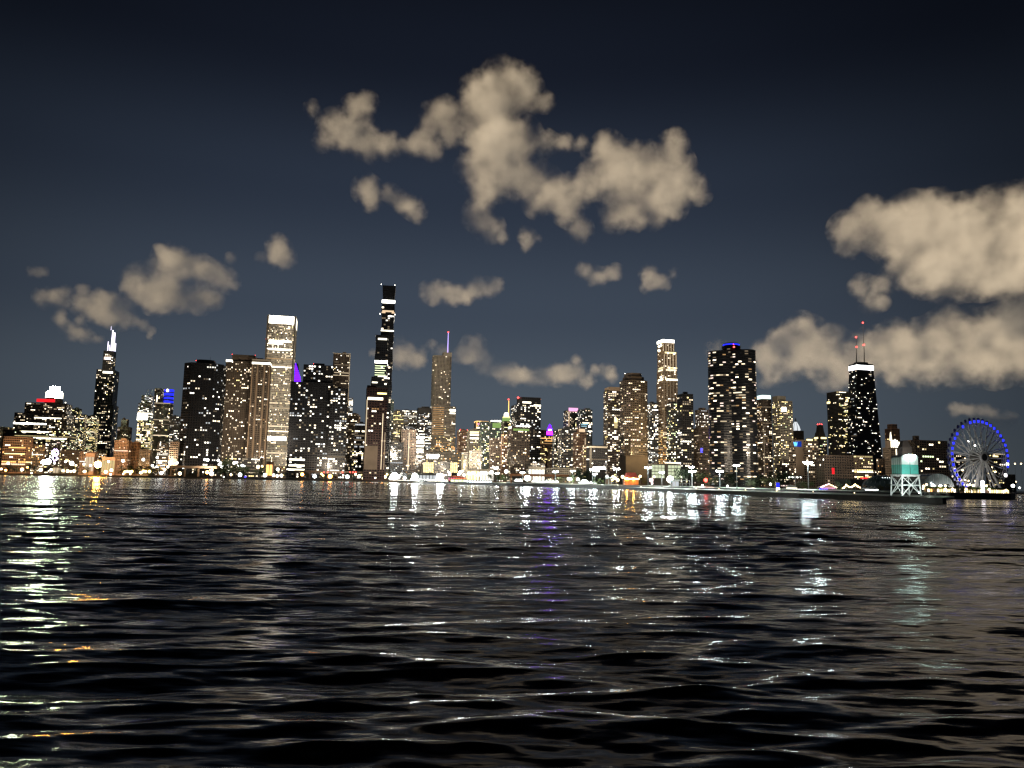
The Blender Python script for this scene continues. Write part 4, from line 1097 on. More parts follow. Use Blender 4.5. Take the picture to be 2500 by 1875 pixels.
# --- large dark bulging tower
B = building('apartment_tower', 'large dark bulging three winged tower with a blue ring and red lamp on its roof', 1180, [(1727, 1848, 861, {'shape': 'tri', 'lit': .44}), (1762, 1808, 846, {'shape': 'round', 'lit': .3})], 'black', .32, 'brown', rz=8, fl=4.2, bay=5.2, ribs='h', plant=False, cap=220, single=6, run=.6, fill=(.84, .36))
B.tiers[0]['z1']
p = at(1785, 846, B.Y) - B.o; s = mpp(B.Y); b = MB(); b.lathe(p, [(20 * s, 2 * s), (20 * s, 4.6 * s)], 24); b.build('roof_ring', BLUE, B.root)
b = MB(); b.lathe(p, [(18 * s, -1), (18 * s, 7 * s)], 20); b.build('roof_drum', BLACKM, B.root)
beacon(B, 1790, 840, 3.0, Y=B.Y - 10); beacon(B, 1792, 847, 2.2, Y=B.Y - 28)
for y, u0 in ((900, 0), (913, 0), (923, 0), (983, 0), (1000, 0)):
    pass
B = building('apartment_tower', 'brown tower with a cyan white lit crown right of the dark bulging tower', 1600, [(1846, 1883, 976, {'lit': .33}), (1849, 1881, 967, {'blank': True})], 'umber', .33, 'brown', plant=False, cap=60)
strip(B, 1, 966, 975, glow('cyan_crown', (.75, 1.0, .95), 1.7), 'crown_band', proud=.8); strip(B, 0, 1040, 1160, LIT['dim'], 'corner_light', u=(.1, .16), faces='F')
B = building('apartment_tower', 'olive topped tower with a white lit sign near its roof', 1560, [(1885, 1934, 980, {'lit': .35}), (1885, 1918, 968, {'blank': True})], 'grey', .35, 'yellow', plant=False, cap=60)
strip(B, 0, 997, 1006, COOL, 'lit_sign', u=(.08, .5), proud=1.0, faces='F')
# --- right group
B = building('office_tower', 'dark tower with a white lit onion shaped crown', 1900, [(1931, 1962, 1052, {'lit': .08})], 'dark', .1, 'warm', plant=False)
p = at(1943, 1052, B.Y) - B.o; s = mpp(B.Y)
for k in range(8):
    t0, t1 = 2 * math.pi * (k + .08) / 8, 2 * math.pi * (k + .92) / 8; b = MB(); pr = [(11, 0), (11.5, 4), (9.5, 11), (5.5, 18), (3, 22)]
    for (r0, z0_), (r1, z1_) in zip(pr[:-1], pr[1:]):
        b.quad(*[(p.x + r * s * math.cos(t), p.y + r * s * math.sin(t), p.z + z * s) for r, z, t in ((r0, z0_, t0), (r0, z0_, t1), (r1, z1_, t1), (r1, z1_, t0))])
    b.build('crown_panel', glow('crown_panel_glow', (.9, .95, 1.0), .9), B.root)  # panels glow themselves in place of floodlights
b = MB(); b.lathe(p, [(10.5 * s, 0), (11 * s, 4 * s), (9 * s, 11 * s), (5 * s, 18 * s), (2.5 * s, 22 * s), (2 * s, 26 * s), (.1, 33 * s)], 8); b.build('crown_core', WALL['slate'], B.root)
B = building('hotel', 'tan hotel slab with a blue letter sign on its blank left wall', 1150, [(1925, 1997, 1075, {'ratio': .45, 'lit': .22})], 'brown', .22, 'warm', plant=False, ribs='h', rz=GRID, cap=60)
strip(B, 0, 1077, 1160, WALL['brown'], 'blank_wall', u=(0, .32), faces='F', proud=1.2)
strip(B, 0, 1079, 1092, glow('blue_sign_panel', (.02, .08, .7), .5), 'sign_panel', u=(.02, .24), faces='F', proud=1.5)
letters('W', 1929, 1939.5, 1080.5, 1090, B, glow('blue_letter', (.12, .45, 1.0), 2.2), depth=3.2)
strip(B, 0, 1072.5, 1076.5, LIT['ye2'], 'roof_glow', u=(.5, .75), faces='F')
B = building('office_tower', 'narrow stepped tower with red lamps on its flat tip', 1720, [(1984, 2018, 1068, {'lit': .4, 'pal': 'yellow'}), (1990, 2013, 1056, {'taper': 1.2, 'blank': True}), (1994, 2009, 1038, {'taper': 1.35, 'blank': True})], 'dark', .4, 'yellow', plant=False)
for q in ((1996, 1036), (2001, 1035), (2006, 1036)): beacon(B, *q, 1.2)
strip(B, 0, 1068, 1072, LIT['ye2'], 'light_band', u=(.3, .95))
B = building('office_tower', 'broad grey slab tower touching the left of the tapered twin mast tower', 2350, [(2018, 2086, 958, {'lit': .16, 'ratio': .9, 'faces': {'L': .5, 'F': 1.4, 'R': 1.4}})], 'grey', .2, 'yellow', plant=False, fl=4.3, bay=4.2, cap=60)
strip(B, 0, 977, 983, LIT['ye2'], 'light_band', u=(.5, 1), faces='F'); strip(B, 0, 980, 985, LIT['ye2'], 'light_band', u=(0, .3), faces='L')
B = building('skyscraper', 'tapered black skyscraper with a white lit top band and two red lit masts', 2290, [(2073, 2131, 890, {'taper': 1.62, 'lit': .12, 'ratio': .62})], 'black', .17, 'white', fl=4.4, bay=5.0, rz=GRID, plant=False, run=.45)
T = B.tiers[0]; P = T['loc']; z0_ = bz(B, 2100, 905); z1_ = bz(B, 2100, 894)
for e in range(4):
    a, c = Vector((*P[e], 0)), Vector((*P[(e + 1) % 4], 0)); a *= 1; d = c - a; nr = Vector((d.y, -d.x, 0)).normalized(); m_ = (a + c) / 2 + nr * .9
    b = MB(); b.box((m_.x, m_.y, (z0_ + z1_) / 2), (d.length + 1.5, .8, z1_ - z0_), math.atan2(d.y, d.x)); b.build('crown_band', glow('cold_crown', (.95, .97, 1.0), 4.5), B.root)
b = MB(); b.box((T['c'].x - B.o.x, 0, T['z1'] - B.o.z + 3), (T['w'] * .6, T['d'] * .6, 6), R(GRID)); b.build('roof_plant', BLACKM, B.root)
mast(B, 2091, 889, 862, 1.4, ANT, px1=2091, r1=1.0); mast(B, 2091, 862, 823, .8, ANT, 'antenna_tip', r1=.35, px1=2090)
mast(B, 2110, 889, 862, 1.4, ANT, px1=2110, r1=1.0); mast(B, 2110, 862, 788, .8, ANT, 'antenna_tip', r1=.35, px1=2106.5)
for q in ((2090, 823), (2091.5, 847), (2109, 842), (2106.5, 788)): beacon(B, *q, 2.0)
B = building('warehouse', 'long low dark brown block with a red lit gap behind the striped tents', 1000, [(1992, 2084, 1112, {'ratio': .4, 'lit': .05})], 'umber', .06, 'warm', plant=False)
strip(B, 0, 1143, 1158, REDB, 'red_doorway', u=(.24, .32), faces='F', proud=.6)
building('office_block', 'low brown block with yellow shop rows at the foot of the tapered black skyscraper', 1500, [(2078, 2130, 1112, {'rows': .4, 'lit': .3})], 'brown', .3, 'yellow', plant=False, ratio=.4)
B = building('stone_tower', 'rust coloured tower rising behind the white lit church like crown', 1900, [(2160, 2196, 1047, {'lit': .03}), (2166, 2190, 1036, {'lit': .03})], 'brick', .04, 'orange', plant=False)
B = building('stone_tower', 'brown tower with a white lit church like crown and spire', 1450, [(2155, 2196, 1093, {'lit': .06}), (2161, 2191, 1076, {'blank': True})], 'brown', .08, 'warm', plant=False)
CRW = glow('warm_crown', (1, .90, .68), 3.2)  # buttresses and spire made to glow in place of floodlights
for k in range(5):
    u_ = (k + .5) / 5; strip(B, 0, 1073 + abs(k - 2) * 3, 1093, CRW, 'buttress_glow', u=(u_ - .06, u_ + .06), faces='F', proud=1.5)
mast(B, 2175, 1078, 1056, 3.0, CRW, 'spire', r1=1.0); strip(B, 1, 1075, 1078, CRW, 'cornice_glow', faces='F')
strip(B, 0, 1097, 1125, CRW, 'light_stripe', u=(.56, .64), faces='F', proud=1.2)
building('theatre', 'black gabled roof block behind the teal watch cabin', 900, [(2192, 2226, 1092, {'blank': True, 'ratio': .6}), (2199, 2216, 1076, {'blank': True, 'ratio': .6, 'taper': 1.9})], 'black', 0, plant=False)
building('apartment_block', 'wide brown apartment block with a stub tower left of the blue lit wheel', 1080, [(2205, 2312, 1076, {'ratio': .4, 'lit': .13}), (2228, 2243, 1064, {'lit': .2})], 'umber', .13, 'yellow', fl=3.6, bay=4.4, plant=False, cap=60)
building('apartment_block', 'low dark block seen through the left spokes of the blue lit wheel', 1250, [(2312, 2356, 1110, {'lit': .25})], 'dark', .25, 'warm', plant=False)
B = building('apartment_block', 'low brown block seen through the right spokes of the blue lit wheel', 1150, [(2404, 2452, 1108, {'lit': .2, 'ratio': .5})], 'umber', .2, 'yellow', plant=False)
strip(B, 0, 1108, 1110, LIT['ww1'], 'roof_glow', faces='F'); strip(B, 0, 1113, 1116, LIT['ye2'], 'light_band', u=(.1, .5), faces='F')
building('warehouse', 'dim grey shed at the right edge beyond the blue lit wheel', 1300, [(2426, 2478, 1158, {'lit': .02, 'ratio': .6})], 'grey', .03, 'warm', plant=False)
# second row filling the gaps between towers
FILL = [
 (236, 262, 1098, 2200, 'brown', .3, 'dim brown low block below the left of the spire crowned skyscraper'),
 (150, 200, 1098, 1800, 'umber', .25, 'dim umber block behind the lilac loop sculpture'),
 (196, 240, 1103, 1750, 'brick', .2, 'amber washed low block beside the great orange lamp'),
 (82, 112, 1086, 1760, 'brown', .35, 'brown block with yellow windows right of the amber lit stone hall'),
 (112, 152, 1078, 1880, 'slate', .55, 'grey glass block of greenish rows below the black stepped office block'),
 (436, 452, 1100, 1900, 'slate', .3, 'grey sliver block left of the black curved apartment tower'),
 (1146, 1176, 1100, 1600, 'grey', .3, 'olive block low below the yellow topped tower'),
 (1195, 1232, 1070, 1620, 'umber', .5, 'umber block with orange balconies below the green tinted glass tower'),
 (1224, 1246, 1060, 1580, 'brick', .5, 'brick tower of dotted windows below the yellow domed crown'),
 (1440, 1478, 1120, 1700, 'grey', .2, 'grey block peeping behind the wide framed black block'),
 (1896, 1930, 1120, 1350, 'umber', .3, 'umber block left of the tan hotel slab'),
 (2140, 2160, 1120, 1350, 'brown', .2, 'small brown block right of the tapered black skyscraper'),
 (1060, 1100, 1128, 1700, 'slate', .4, 'grey blue block between the two yellow gridded panels'),
 (855, 905, 1100, 1560, 'slate', .5, 'lit grey block left of the blank brown base panel'),
 (556, 640, 1118, 1580, 'dark', .4, 'dark podium block below the brown gridded apartment tower'),
 (640, 720, 1138, 1640, 'brown', .4, 'amber washed podium below the pale grooved skyscraper'),
]
for x0, x1, y, Yf, wl, lt, lb in FILL:
    building('city_block', lb, Yf, [(x0, x1, y, {'ratio': .5})], wl, lt, 'mixed' if wl != 'brown' else 'orange', plant=False)
print("lit windows", STAT, flush=True)
# ================================================================== trees
BARK = surf('tree_bark', (.045, .035, .025), .9, .3, .3, 1.0)
def leafmat(name, col):
    return surf(name, col, .7, .3, .45, .35)
LEAF = [leafmat('leaf_dark', (.022, .034, .013)), leafmat('leaf_mid', (.05, .075, .022)), leafmat('leaf_olive', (.085, .085, .03)), leafmat('leaf_pale', (.11, .13, .08)), leafmat('leaf_autumn', (.20, .10, .025))]
CROWN, TRUNK = {}, {}
def tree_mesh(kind, seed):
    rg = random.Random(seed * 31 + 5)
    b = MB(); lobes = []
    n_ = {'round': 9, 'wide': 11, 'tall': 9, 'bush': 8}[kind]
    W_, H_, base = {'round': (.42, .36, .58), 'wide': (.62, .30, .56), 'tall': (.27, .46, .52), 'bush': (.55, .42, .42)}[kind]
    for k in range(n_):
        t = rg.uniform(0, 6.28); r = rg.uniform(.2, .8) ** .6
        lobes.append((W_ * r * math.cos(t), W_ * r * math.sin(t), base + H_ * rg.uniform(-.75, .8), rg.uniform(.14, .24)))
    lobes.append((0, 0, base + H_ * .7, .2))
    for (x, y, z, r) in lobes:
        for _ in range(60):
            v = Vector((rg.gauss(0, 1), rg.gauss(0, 1), rg.gauss(0, 1))).normalized() * (r * rg.uniform(.55, 1.08))
            c = Vector((x, y, z)) + v
            u = Vector((rg.gauss(0, 1), rg.gauss(0, 1), rg.gauss(0, 1))).normalized(); w = u.cross(v.normalized() + Vector((.01, .02, 0))).normalized()
            s = rg.uniform(.022, .05)
            b.quad(c - u * s, c + w * s * .7, c + u * s, c - w * s * .7)
    t = MB(); t.bar((0, 0, -.01), (0.01, 0, base), .03, 7, r2=.016)
    for (x, y, z, r) in lobes[:6]:
        t.bar((.005, 0, base * rg.uniform(.45, .9)), (x * .8, y * .8, z), .011, 5, r2=.004)
    return b, t
TM = {}
def tree(px, Y, h_px, label, kind='round', leaf=0, wide=1.0, group=None, base=GZ, name='tree'):
    key = (kind, rng.randrange(3), leaf)
    if key not in TM:
        c, t = tree_mesh(kind, hash_(kind) % 97 + key[1])
        TM[key] = (c.mesh('crown', LEAF[leaf]), t.mesh('trunk', BARK))
    h = h_px * mpp(Y)
    p = at(px, hor(px), Y)
    r = thing(name, (p.x, Y, base), label, 'tree' if name == 'tree' else 'bush', group)
    r.rotation_euler = (0, 0, rng.uniform(0, 6.28)); r.scale = (h * wide, h * wide, h)
    for nm, me in (('crown', TM[key][0]), ('trunk', TM[key][1])):
        put(nm, me, r)
    return r

# dark park trees along the left shore
for px, Y, h in ((18, 1500, 22), (40, 1520, 18), (66, 1490, 24), (88, 1510, 20), (148, 1500, 18), (176, 1520, 20), (214, 1500, 20), (236, 1520, 18), (296, 1490, 22), (318, 1500, 26), (340, 1510, 24), (362, 1490, 26), (384, 1500, 24), (404, 1510, 28), (422, 1490, 26), (452, 1530, 18), (480, 1540, 20), (504, 1530, 18)):
    tree(px, Y, h, 'dark park tree on the left shore below the low amber and brown blocks', 'round', 0, 1.15, 'park trees along the left shore')
for px, Y, h in ((528, 1500, 30), (545, 1490, 42), (560, 1495, 46), (575, 1500, 36), (590, 1490, 30), (604, 1500, 26), (622, 1500, 20), (640, 1480, 24), (655, 1470, 28), (668, 1480, 22), (700, 1490, 20), (724, 1500, 18)):
    tree(px, Y, h, 'dark park tree on the shore at the foot of the brown gridded apartment tower', 'round', 0, 1.1, 'park trees below the brown towers')
for px, Y, h in ((745, 1440, 16), (790, 1450, 14), (860, 1420, 16), (1000, 1330, 18), (1022, 1320, 20), (1048, 1300, 16)):
    tree(px, Y, h, 'small dark tree among the bright lamps on the shore left of centre', 'round', 0, 1.1, 'small trees among the shore lamps')
tree(1206, 1060, 24, 'spreading green tree beside the white lamp post right of the neon boat', 'wide', 1, 1.1)
tree(1229, 1040, 22, 'small bright green tree right of the spreading green tree', 'round', 1, 1.2)
tree(1372, 880, 20, 'low olive tree right of the long white lit tent', 'wide', 2, 1.2)
tree(1400, 860, 22, 'green tree with lamps in front right of the low olive tree', 'round', 1, 1.2)
tree(1412, 900, 44, 'tall dark tree behind the green lamp lit tree', 'wide', 0, 1.0)
tree(1436, 905, 38, 'dark tree touching the right of the tall dark tree', 'round', 0, 1.1)
for i, px in enumerate((1458, 1466, 1474)):
    tree(px, 770, 20, 'clipped bright green hedge bush left of the white kiosk on the quay', 'bush', 1, 1.0, 'clipped green hedge bushes', name='bush')
tree(1566, 760, 22, 'olive tree right of the glowing orange pavilion', 'round', 2, 1.2)
tree(1580, 770, 18, 'small olive tree just left of the twin lamp post by the orange pavilion', 'round', 2, 1.1)
tree(1716, 560, 38, 'yellow green tree lit red from below beside the red lamp', 'wide', 2, .8)
tree(1742, 555, 28, 'olive tree between the red lamp and the next lamp post', 'round', 2, 1.1)
tree(1674, 600, 52, 'tall dim olive tree behind the open steel frame', 'wide', 0, .9)
tree(1700, 640, 48, 'broad dim tree behind the red lit tree', 'wide', 0, .9)
tree(1776, 520, 42, 'black tree between the two tall lamp posts', 'round', 0, 1.0)
tree(1790, 530, 36, 'black tree just left of the tallest lamp post', 'round', 0, 1.0)
tree(1832, 470, 26, 'pale silvery tree right of the tallest lamp post', 'round', 3, 1.1)
tree(1846, 490, 26, 'second pale silvery tree behind the first', 'round', 3, 1.0)
tree(1858, 540, 40, 'dark tree behind the two pale silvery trees', 'wide', 0, .9)
tree(1876, 480, 34, 'olive tree behind the small globe lamp', 'wide', 2, 1.0)
tree(1900, 500, 48, 'tall dark tree behind the blue lit post', 'wide', 0, .9)
tree(1918, 510, 44, 'tall dim green tree left of the tan hotel slab', 'wide', 1, .85)
tree(1950, 430, 22, 'grey green tree left of the tall twin lamp post by the tents', 'round', 3, 1.2)
tree(1972, 425, 24, 'bright green tree right behind the tall twin lamp post', 'wide', 1, 1.0)
tree(2048, 420, 22, 'teal lit conifer right of the striped tent', 'tall', 3, 1.2)
tree(2072, 430, 28, 'silver lit slim tree between the conifer and the garland', 'tall', 3, 1.0)
tree(2098, 410, 18, 'autumn orange tree left of the glass dome', 'round', 4, 1.4)
tree(2112, 415, 16, 'second autumn orange tree below the glass dome', 'round', 4, 1.4)
for px, h in ((2150, 16), (2172, 18), (2290, 20), (2312, 22)):
    tree(px, 470, h, 'dim shrubby tree in front of the dome and the vaulted shed', 'round', 2, 1.2, 'shrubby trees by the dome')
for px in (2338, 2352, 2368, 2384):
    tree(px, 452, 16, 'yellow lit palm like tree among the kiosks under the wheel', 'tall', 1, 1.5, 'trees among the kiosks under the wheel')

# ================================================================== lamps
LM = {'warm': glow('lamp_warm', (1, .76, .42), 8), 'orange': glow('lamp_orange', (1, .40, .07), 40), 'white': glow('lamp_white', (.98, 1, .93), 9), 'cool': glow('lamp_cool', (.80, .95, 1.0), 9),
      'flood': glow('lamp_flood', (.94, 1, .98), 240), 'bigorange': glow('lamp_big_orange', (1, .42, .07), 360), 'yellow': glow('lamp_yellow', (1, .80, .25), 7), 'red': glow('lamp_red', (1, .04, .03), 16), 'blue': glow('lamp_blue', (.06, .05, 1), 3), 'pink': glow('lamp_pink', (1, .7, .7), 9), 'post': glow('lamp_post_head', (.80, .97, 1), 360)}
GLM = {}
def unit_ball(k):
    if k not in GLM:
        b = MB(); b.ball((0, 0, 0), 1.0, 8, 6); GLM[k] = b.mesh('lamp_globe', LM[k])
    return GLM[k]
bp = MB(); bp.bar((0, 0, 0), (0, 0, 1), 1.0, 6); POLE = bp.mesh('pole', surf('lamp_pole_steel', (.2, .2, .19), .5, .5, .2, .5))
def lamp(px, py, Y, k, r, label, group=None, name='street_lamp', base=GZ):
    p = at(px, py, Y)
    root = thing(name, (p.x, Y, base), label, 'lamp', group)
    rr = r * mpp(Y)
    put('lamp_globe', unit_ball(k), root, (0, 0, max(p.z - base, rr)), sc=(rr, rr, rr))
    h = max(p.z - base - rr * .8, .05)
    put('pole', POLE, root, (0, 0, 0), sc=(.14, .14, h))
    return root
G1 = 'lamps along the left shore below the amber lit hall'
L1 = 'warm shore lamp at the water edge below the amber lit hall and black stepped block'
for px, py, k, r in ((3, 1145, 'warm', 2.6), (54, 1146, 'warm', 3.6), (99, 1147, 'warm', 4.0), (125, 1147, 'warm', 3.2), (154, 1149, 'warm', 3.0), (165, 1150, 'warm', 3.6), (173, 1151, 'warm', 2.6), (181, 1150, 'warm', 3.6), (207, 1151, 'warm', 3.4), (77, 1155, 'warm', 2.0), (14, 1148, 'orange', 2.4), (67, 1141, 'orange', 1.8)):
    lamp(px, py, 1428, k, r, L1, G1)
for px, py, k, r in ((20, 1131, 'white', 2.8), (160, 1127, 'white', 2.4), (178, 1133, 'white', 2.4), (133, 1131, 'white', 2.2), (205, 1133, 'white', 2.4), (221, 1136, 'white', 2.4), (186, 1136, 'warm', 2)):
    lamp(px, py, 1560, k, r, 'white street lamp behind the park trees left of the great orange lamp', 'white lamps behind the left park trees')
lamp(117, 1127, 1540, 'flood', 6.5, 'dazzling white floodlamp at the foot of the lilac loop sculpture', name='floodlamp')
lamp(106, 1128, 1545, 'flood', 4.6, 'white floodlamp just left of the dazzling one by the lilac loop', name='floodlamp')
lamp(175, 1131, 1540, 'white', 4.8, 'large white lamp halfway between the lilac loop and the great orange lamp', name='floodlamp')
lamp(239, 1134, 1440, 'bigorange', 8.0, 'great orange lamp, the biggest on the left shore', name='floodlamp')
L2 = 'warm shore lamp between the great orange lamp and the black curved tower'
G2 = 'lamps right of the great orange lamp'
for px, py, k, r in ((258, 1152, 'warm', 3.8), (272, 1148, 'white', 3.2), (270, 1158, 'white', 2.2), (305, 1152, 'yellow', 3.2), (311, 1151, 'yellow', 3.0), (317, 1152, 'yellow', 3.4), (322, 1151, 'yellow', 3.2), (344, 1154, 'warm', 3.4), (350, 1150, 'yellow', 3.2), (356, 1151, 'yellow', 3), (365, 1151, 'yellow', 3.6), (301, 1157, 'warm', 2), (318, 1157, 'warm', 2.2), (394, 1155, 'cool', 4.0), (439, 1156, 'warm', 4.2), (410, 1140, 'white', 2.6), (403, 1146, 'warm', 2.6)):
    lamp(px, py, 1432, k, r, L2, G2)
for px, py, k, r in ((265, 1127, 'white', 2.6), (300, 1125, 'white', 3.4), (350, 1122, 'white', 3.4), (372, 1137, 'white', 3), (391, 1128, 'white', 3.8), (384, 1117, 'white', 3), (432, 1130, 'white', 3), (448, 1141, 'white', 3), (382, 1140, 'white', 2.4), (386, 1142, 'white', 2)):
    lamp(px, py, 1550, k, r, 'white street lamp behind the park trees left of the black curved tower', 'white lamps behind the trees left of the black tower')
for px, py, k, r in ((506, 1153, 'orange', 4.0), (516, 1156, 'white', 4.8), (518, 1147, 'warm', 2.6), (546, 1166, 'white', 1.4), (564, 1159, 'warm', 2.8), (586, 1159, 'cool', 4.6), (647, 1160, 'cool', 4.4), (668, 1160, 'white', 3.2), (687, 1161, 'white', 3.6), (677, 1162, 'white', 3), (678, 1146, 'white', 3.6)):
    lamp(px, py, 1436, k, r, 'bright lamp at the water edge below the brown and pale towers', 'lamps at the water edge below the brown towers')
for px, py, k, r in ((542, 1139, 'white', 4.4), (535, 1135, 'white', 2.8), (539, 1130, 'white', 2.8), (556, 1137, 'white', 2.6), (572, 1130, 'white', 3.2), (577, 1129, 'white', 2.4), (582, 1136, 'white', 2.6), (591, 1137, 'white', 3.4), (596, 1138, 'white', 2.2), (533, 1124, 'white', 3.2), (507, 1123, 'white', 3.4), (500, 1122, 'white', 2.8), (630, 1140, 'warm', 4.2), (640, 1138, 'warm', 2.4)):
    lamp(px, py, 1545, k, r, 'white street lamp in the dark trees at the foot of the brown gridded tower', 'white lamps in the trees below the brown gridded tower')
lamp(599, 1166, 1418, 'blue', 2.4, 'small blue lamp low at the water edge below the brown towers')
for px, py, k, r in ((738, 1158, 'orange', 3.6), (768, 1163, 'cool', 4.2), (785, 1157, 'yellow', 2.6), (789, 1161, 'yellow', 2.4), (806, 1163, 'orange', 4.6), (848, 1164, 'cool', 4.6), (877, 1163, 'white', 3.8), (895, 1157, 'yellow', 3.6), (903, 1161, 'orange', 2.6), (911, 1165, 'white', 4), (919, 1164, 'white', 4.2), (932, 1164, 'warm', 3.8), (940, 1164, 'warm', 3.6), (925, 1158, 'yellow', 2.4), (945, 1158, 'yellow', 2.4), (932, 1171, 'orange', 2.6), (886, 1168, 'warm', 2.2), (868, 1158, 'warm', 2.6)):
    lamp(px, py, 1400, k, r, 'warm or cool shore lamp under the raised road left of the white floodlamps', 'lamps under the raised road')
for px, py, r, nm in ((963, 1162, 8.0, 'leftmost and largest of the three dazzling white floodlamps near the neon boat'), (1013, 1163, 7.0, 'middle one of the three dazzling white floodlamps near the neon boat'), (1075, 1164, 8.0, 'rightmost of the three dazzling white floodlamps, next to the neon boat')):
    lamp(px, py, 1240, 'flood', r, nm, name='floodlamp')
lamp(974, 1162, 1250, 'white', 4.0, 'smaller white lamp touching the leftmost dazzling floodlamp', name='floodlamp')
lamp(988, 1167, 1250, 'white', 3.4, 'small white lamp between the left and middle dazzling floodlamps')
lamp(953, 1168, 1260, 'white', 3.4, 'small white lamp just left of the leftmost dazzling floodlamp')
lamp(1287, 1167, 850, 'flood', 6.0, 'dazzling white floodlamp left of the long white tent', name='floodlamp')
lamp(1636, 1170, 590, 'flood', 7.5, 'dazzling white floodlamp beside the small white shed', name='floodlamp')
lamp(1723, 1172, 515, 'red', 4.4, 'bright red lamp under the yellow green tree')
lamp(1715, 1186, 510, 'white', 2.6, 'small white lamp low left of the red lamp'); lamp(1776, 1187, 500, 'white', 2.6, 'small white lamp low between the two tall lamp posts')
lamp(1881, 1182, 430, 'white', 2.8, 'single small globe lamp left of the blue lit post')
lamp(1098, 1158, 1110, 'pink', 3.0, 'pinkish lamp above the stern of the neon boat')
for px, py, k, r in ((1590, 1172, 'pink', 4.4), (1592, 1180, 'pink', 2.4)):
    lamp(px, py, 700, k, r, 'pinkish lamp right of the twin lamp post by the orange pavilion', 'pinkish lamps by the pavilion')
for px, py, k, r in ((1520, 1164, 'warm', 3.8), (1563, 1163, 'warm', 3.2), (1597, 1164, 'warm', 2.6), (1497, 1164, 'warm', 3.6), (1502, 1168, 'pink', 3.2), (1508, 1172, 'warm', 3.8), (1495, 1172, 'yellow', 2.6), (1482, 1163, 'white', 2.8)):
    lamp(px, py, 745, k, r, 'warm round lamp beside the glowing orange pavilion', 'round lamps by the orange pavilion')
for px, py in ((1393, 1170), (1411, 1170), (1388, 1169), (1424, 1174), (1430, 1175)):
    lamp(px, py, 850, 'white', 3.4, 'white lamp among the green trees right of the long white tent', 'lamps among the green trees')
for px, py, r in ((1120, 1158, 3), (1133, 1160, 3), (1143, 1156, 2.6), (1148, 1157, 2.4), (1155, 1155, 2.6), (1167, 1160, 3.4), (1175, 1155, 4), (1184, 1155, 4), (1200, 1152, 3.6), (1208, 1143, 3), (1214, 1142, 3), (1236, 1151, 4.2), (1124, 1153, 4)):
    lamp(px, py, 1100, 'white', r, 'white lamp above the roofs right of the neon boat', 'white lamps right of the neon boat')
for i in range(15):
    lamp(1004 + i * 6.6, 1170 + i * .25, 1225, 'white', 1.2 + .8 * ((i * 7) % 3 == 0), 'tiny white lamp in the row along the quay below the floodlamps', 'tiny lamps along the quay edge')
for i in range(13):
    lamp(1122 + i * 6.3, 1174.5 + i * .2, 1085, 'cool', 1.9, 'tiny cool lamp in the bollard row under the neon boat', 'bollard lamps under the neon boat')
for px in (1565, 1700, 1755, 1820, 1896, 1985, 2086):
    Yb = wharf_y(px) * .93
    lamp(px, hor(px) + (5 - 3.0) * F / Yb, Yb, 'warm', 1.1, 'tiny lamp on the edge of the dark breakwater', 'tiny lamps on the breakwater edge', base=2.4)
for i, (px, py) in enumerate(((2255, 1187), (2262, 1183), (2278, 1186), (2296, 1186), (2308, 1186), (2318, 1193), (2325, 1194), (2331, 1195), (2344, 1194), (2358, 1194), (2374, 1195), (2396, 1194), (2415, 1195), (2428, 1195), (2446, 1195), (2456, 1197), (2362, 1184), (2368, 1183), (2376, 1185), (2408, 1186), (2254, 1193), (2308, 1194))):
    lamp(px, py, 452 + (i % 3) * 4, 'warm', 2.4 if i % 3 else 3.0, 'warm festoon lamp over the kiosks on the pier under the wheel', 'festoon lamps over the pier kiosks')
lamp(2278, 1186, 470, 'cool', 4.6, 'brighter cool white lamp right of the teal watch cabin'); lamp(2296, 1187, 472, 'cool', 4.2, 'second cool white lamp right of the teal watch cabin, nearer the wheel')
lamp(2473, 1186, 900, 'white', 4, 'white lamp alone right of the wheel'); lamp(2489, 1191, 900, 'white', 2.2, 'tiny white lamp at the far right edge')
for px, py in ((2475, 1176), (2480, 1176), (2469, 1180), (2478, 1132), (2493, 1132)):
    lamp(px, py, 1400, 'warm', 1.6, 'distant tiny lamp at the right edge beyond the wheel', 'distant lamps right of the wheel')
for px, py in ((2330, 1145), (2350, 1148), (2356, 1120), (2374, 1135), (2383, 1158), (2348, 1173), (2356, 1172), (2364, 1174), (2381, 1174), (2412, 1155), (2423, 1140), (2417, 1173), (2430, 1152)):
    lamp(px, py, 820, 'warm', 2.0, 'small lamp glimpsed through the lower spokes of the wheel', 'lamps glimpsed through the wheel')
for px in (791, 800, 836, 855, 862, 868, 905, 921):
    lamp(px, 1153, 1415, 'red', 1.3, 'tiny red tail lamp on the raised road below the slim lined tower', 'red tail lamps on the raised road')

# tall lamp posts on the quay: pole, cross arm, two heads
def lamp_post(px, ytop, Y, label, heads=2, r=3.0, spread=6.0):
    p = at(px, ytop, Y); s = mpp(Y)
    root = thing('lamp_post', (p.x, Y, GZ), label, 'lamp post', 'tall lamp posts along the quay')
    h = p.z - GZ
    b = MB(); b.bar((0, 0, 0), (0, 0, h), .26, 8, r2=.14); b.build('pole', GALV, root)
    b = MB(); b.box((0, 0, h), (2 * spread * s * .5 + .3, .18, .18)); b.build('arm', GALV, root)
    b = MB(); b.box((0, 0, .3), (.8, .8, .6)); b.build('pole_base', CONC, root)
    for i in range(heads):
        x = (i - .5) * spread * s if heads == 2 else 0
        hb = MB(); hb.lathe((0, 0, 0), [(.1, .35), (r * s * .8, .2), (r * s, -.1), (.05, -.3)], 10)
        hd = hb.build('lamp_head', GALV, root, loc=(x, 0, h + .15))
        put('lamp_globe', unit_ball('post'), root, (x, 0, h - .25), sc=(r * s * .85, r * s * .85, r * s * .6))
    return root
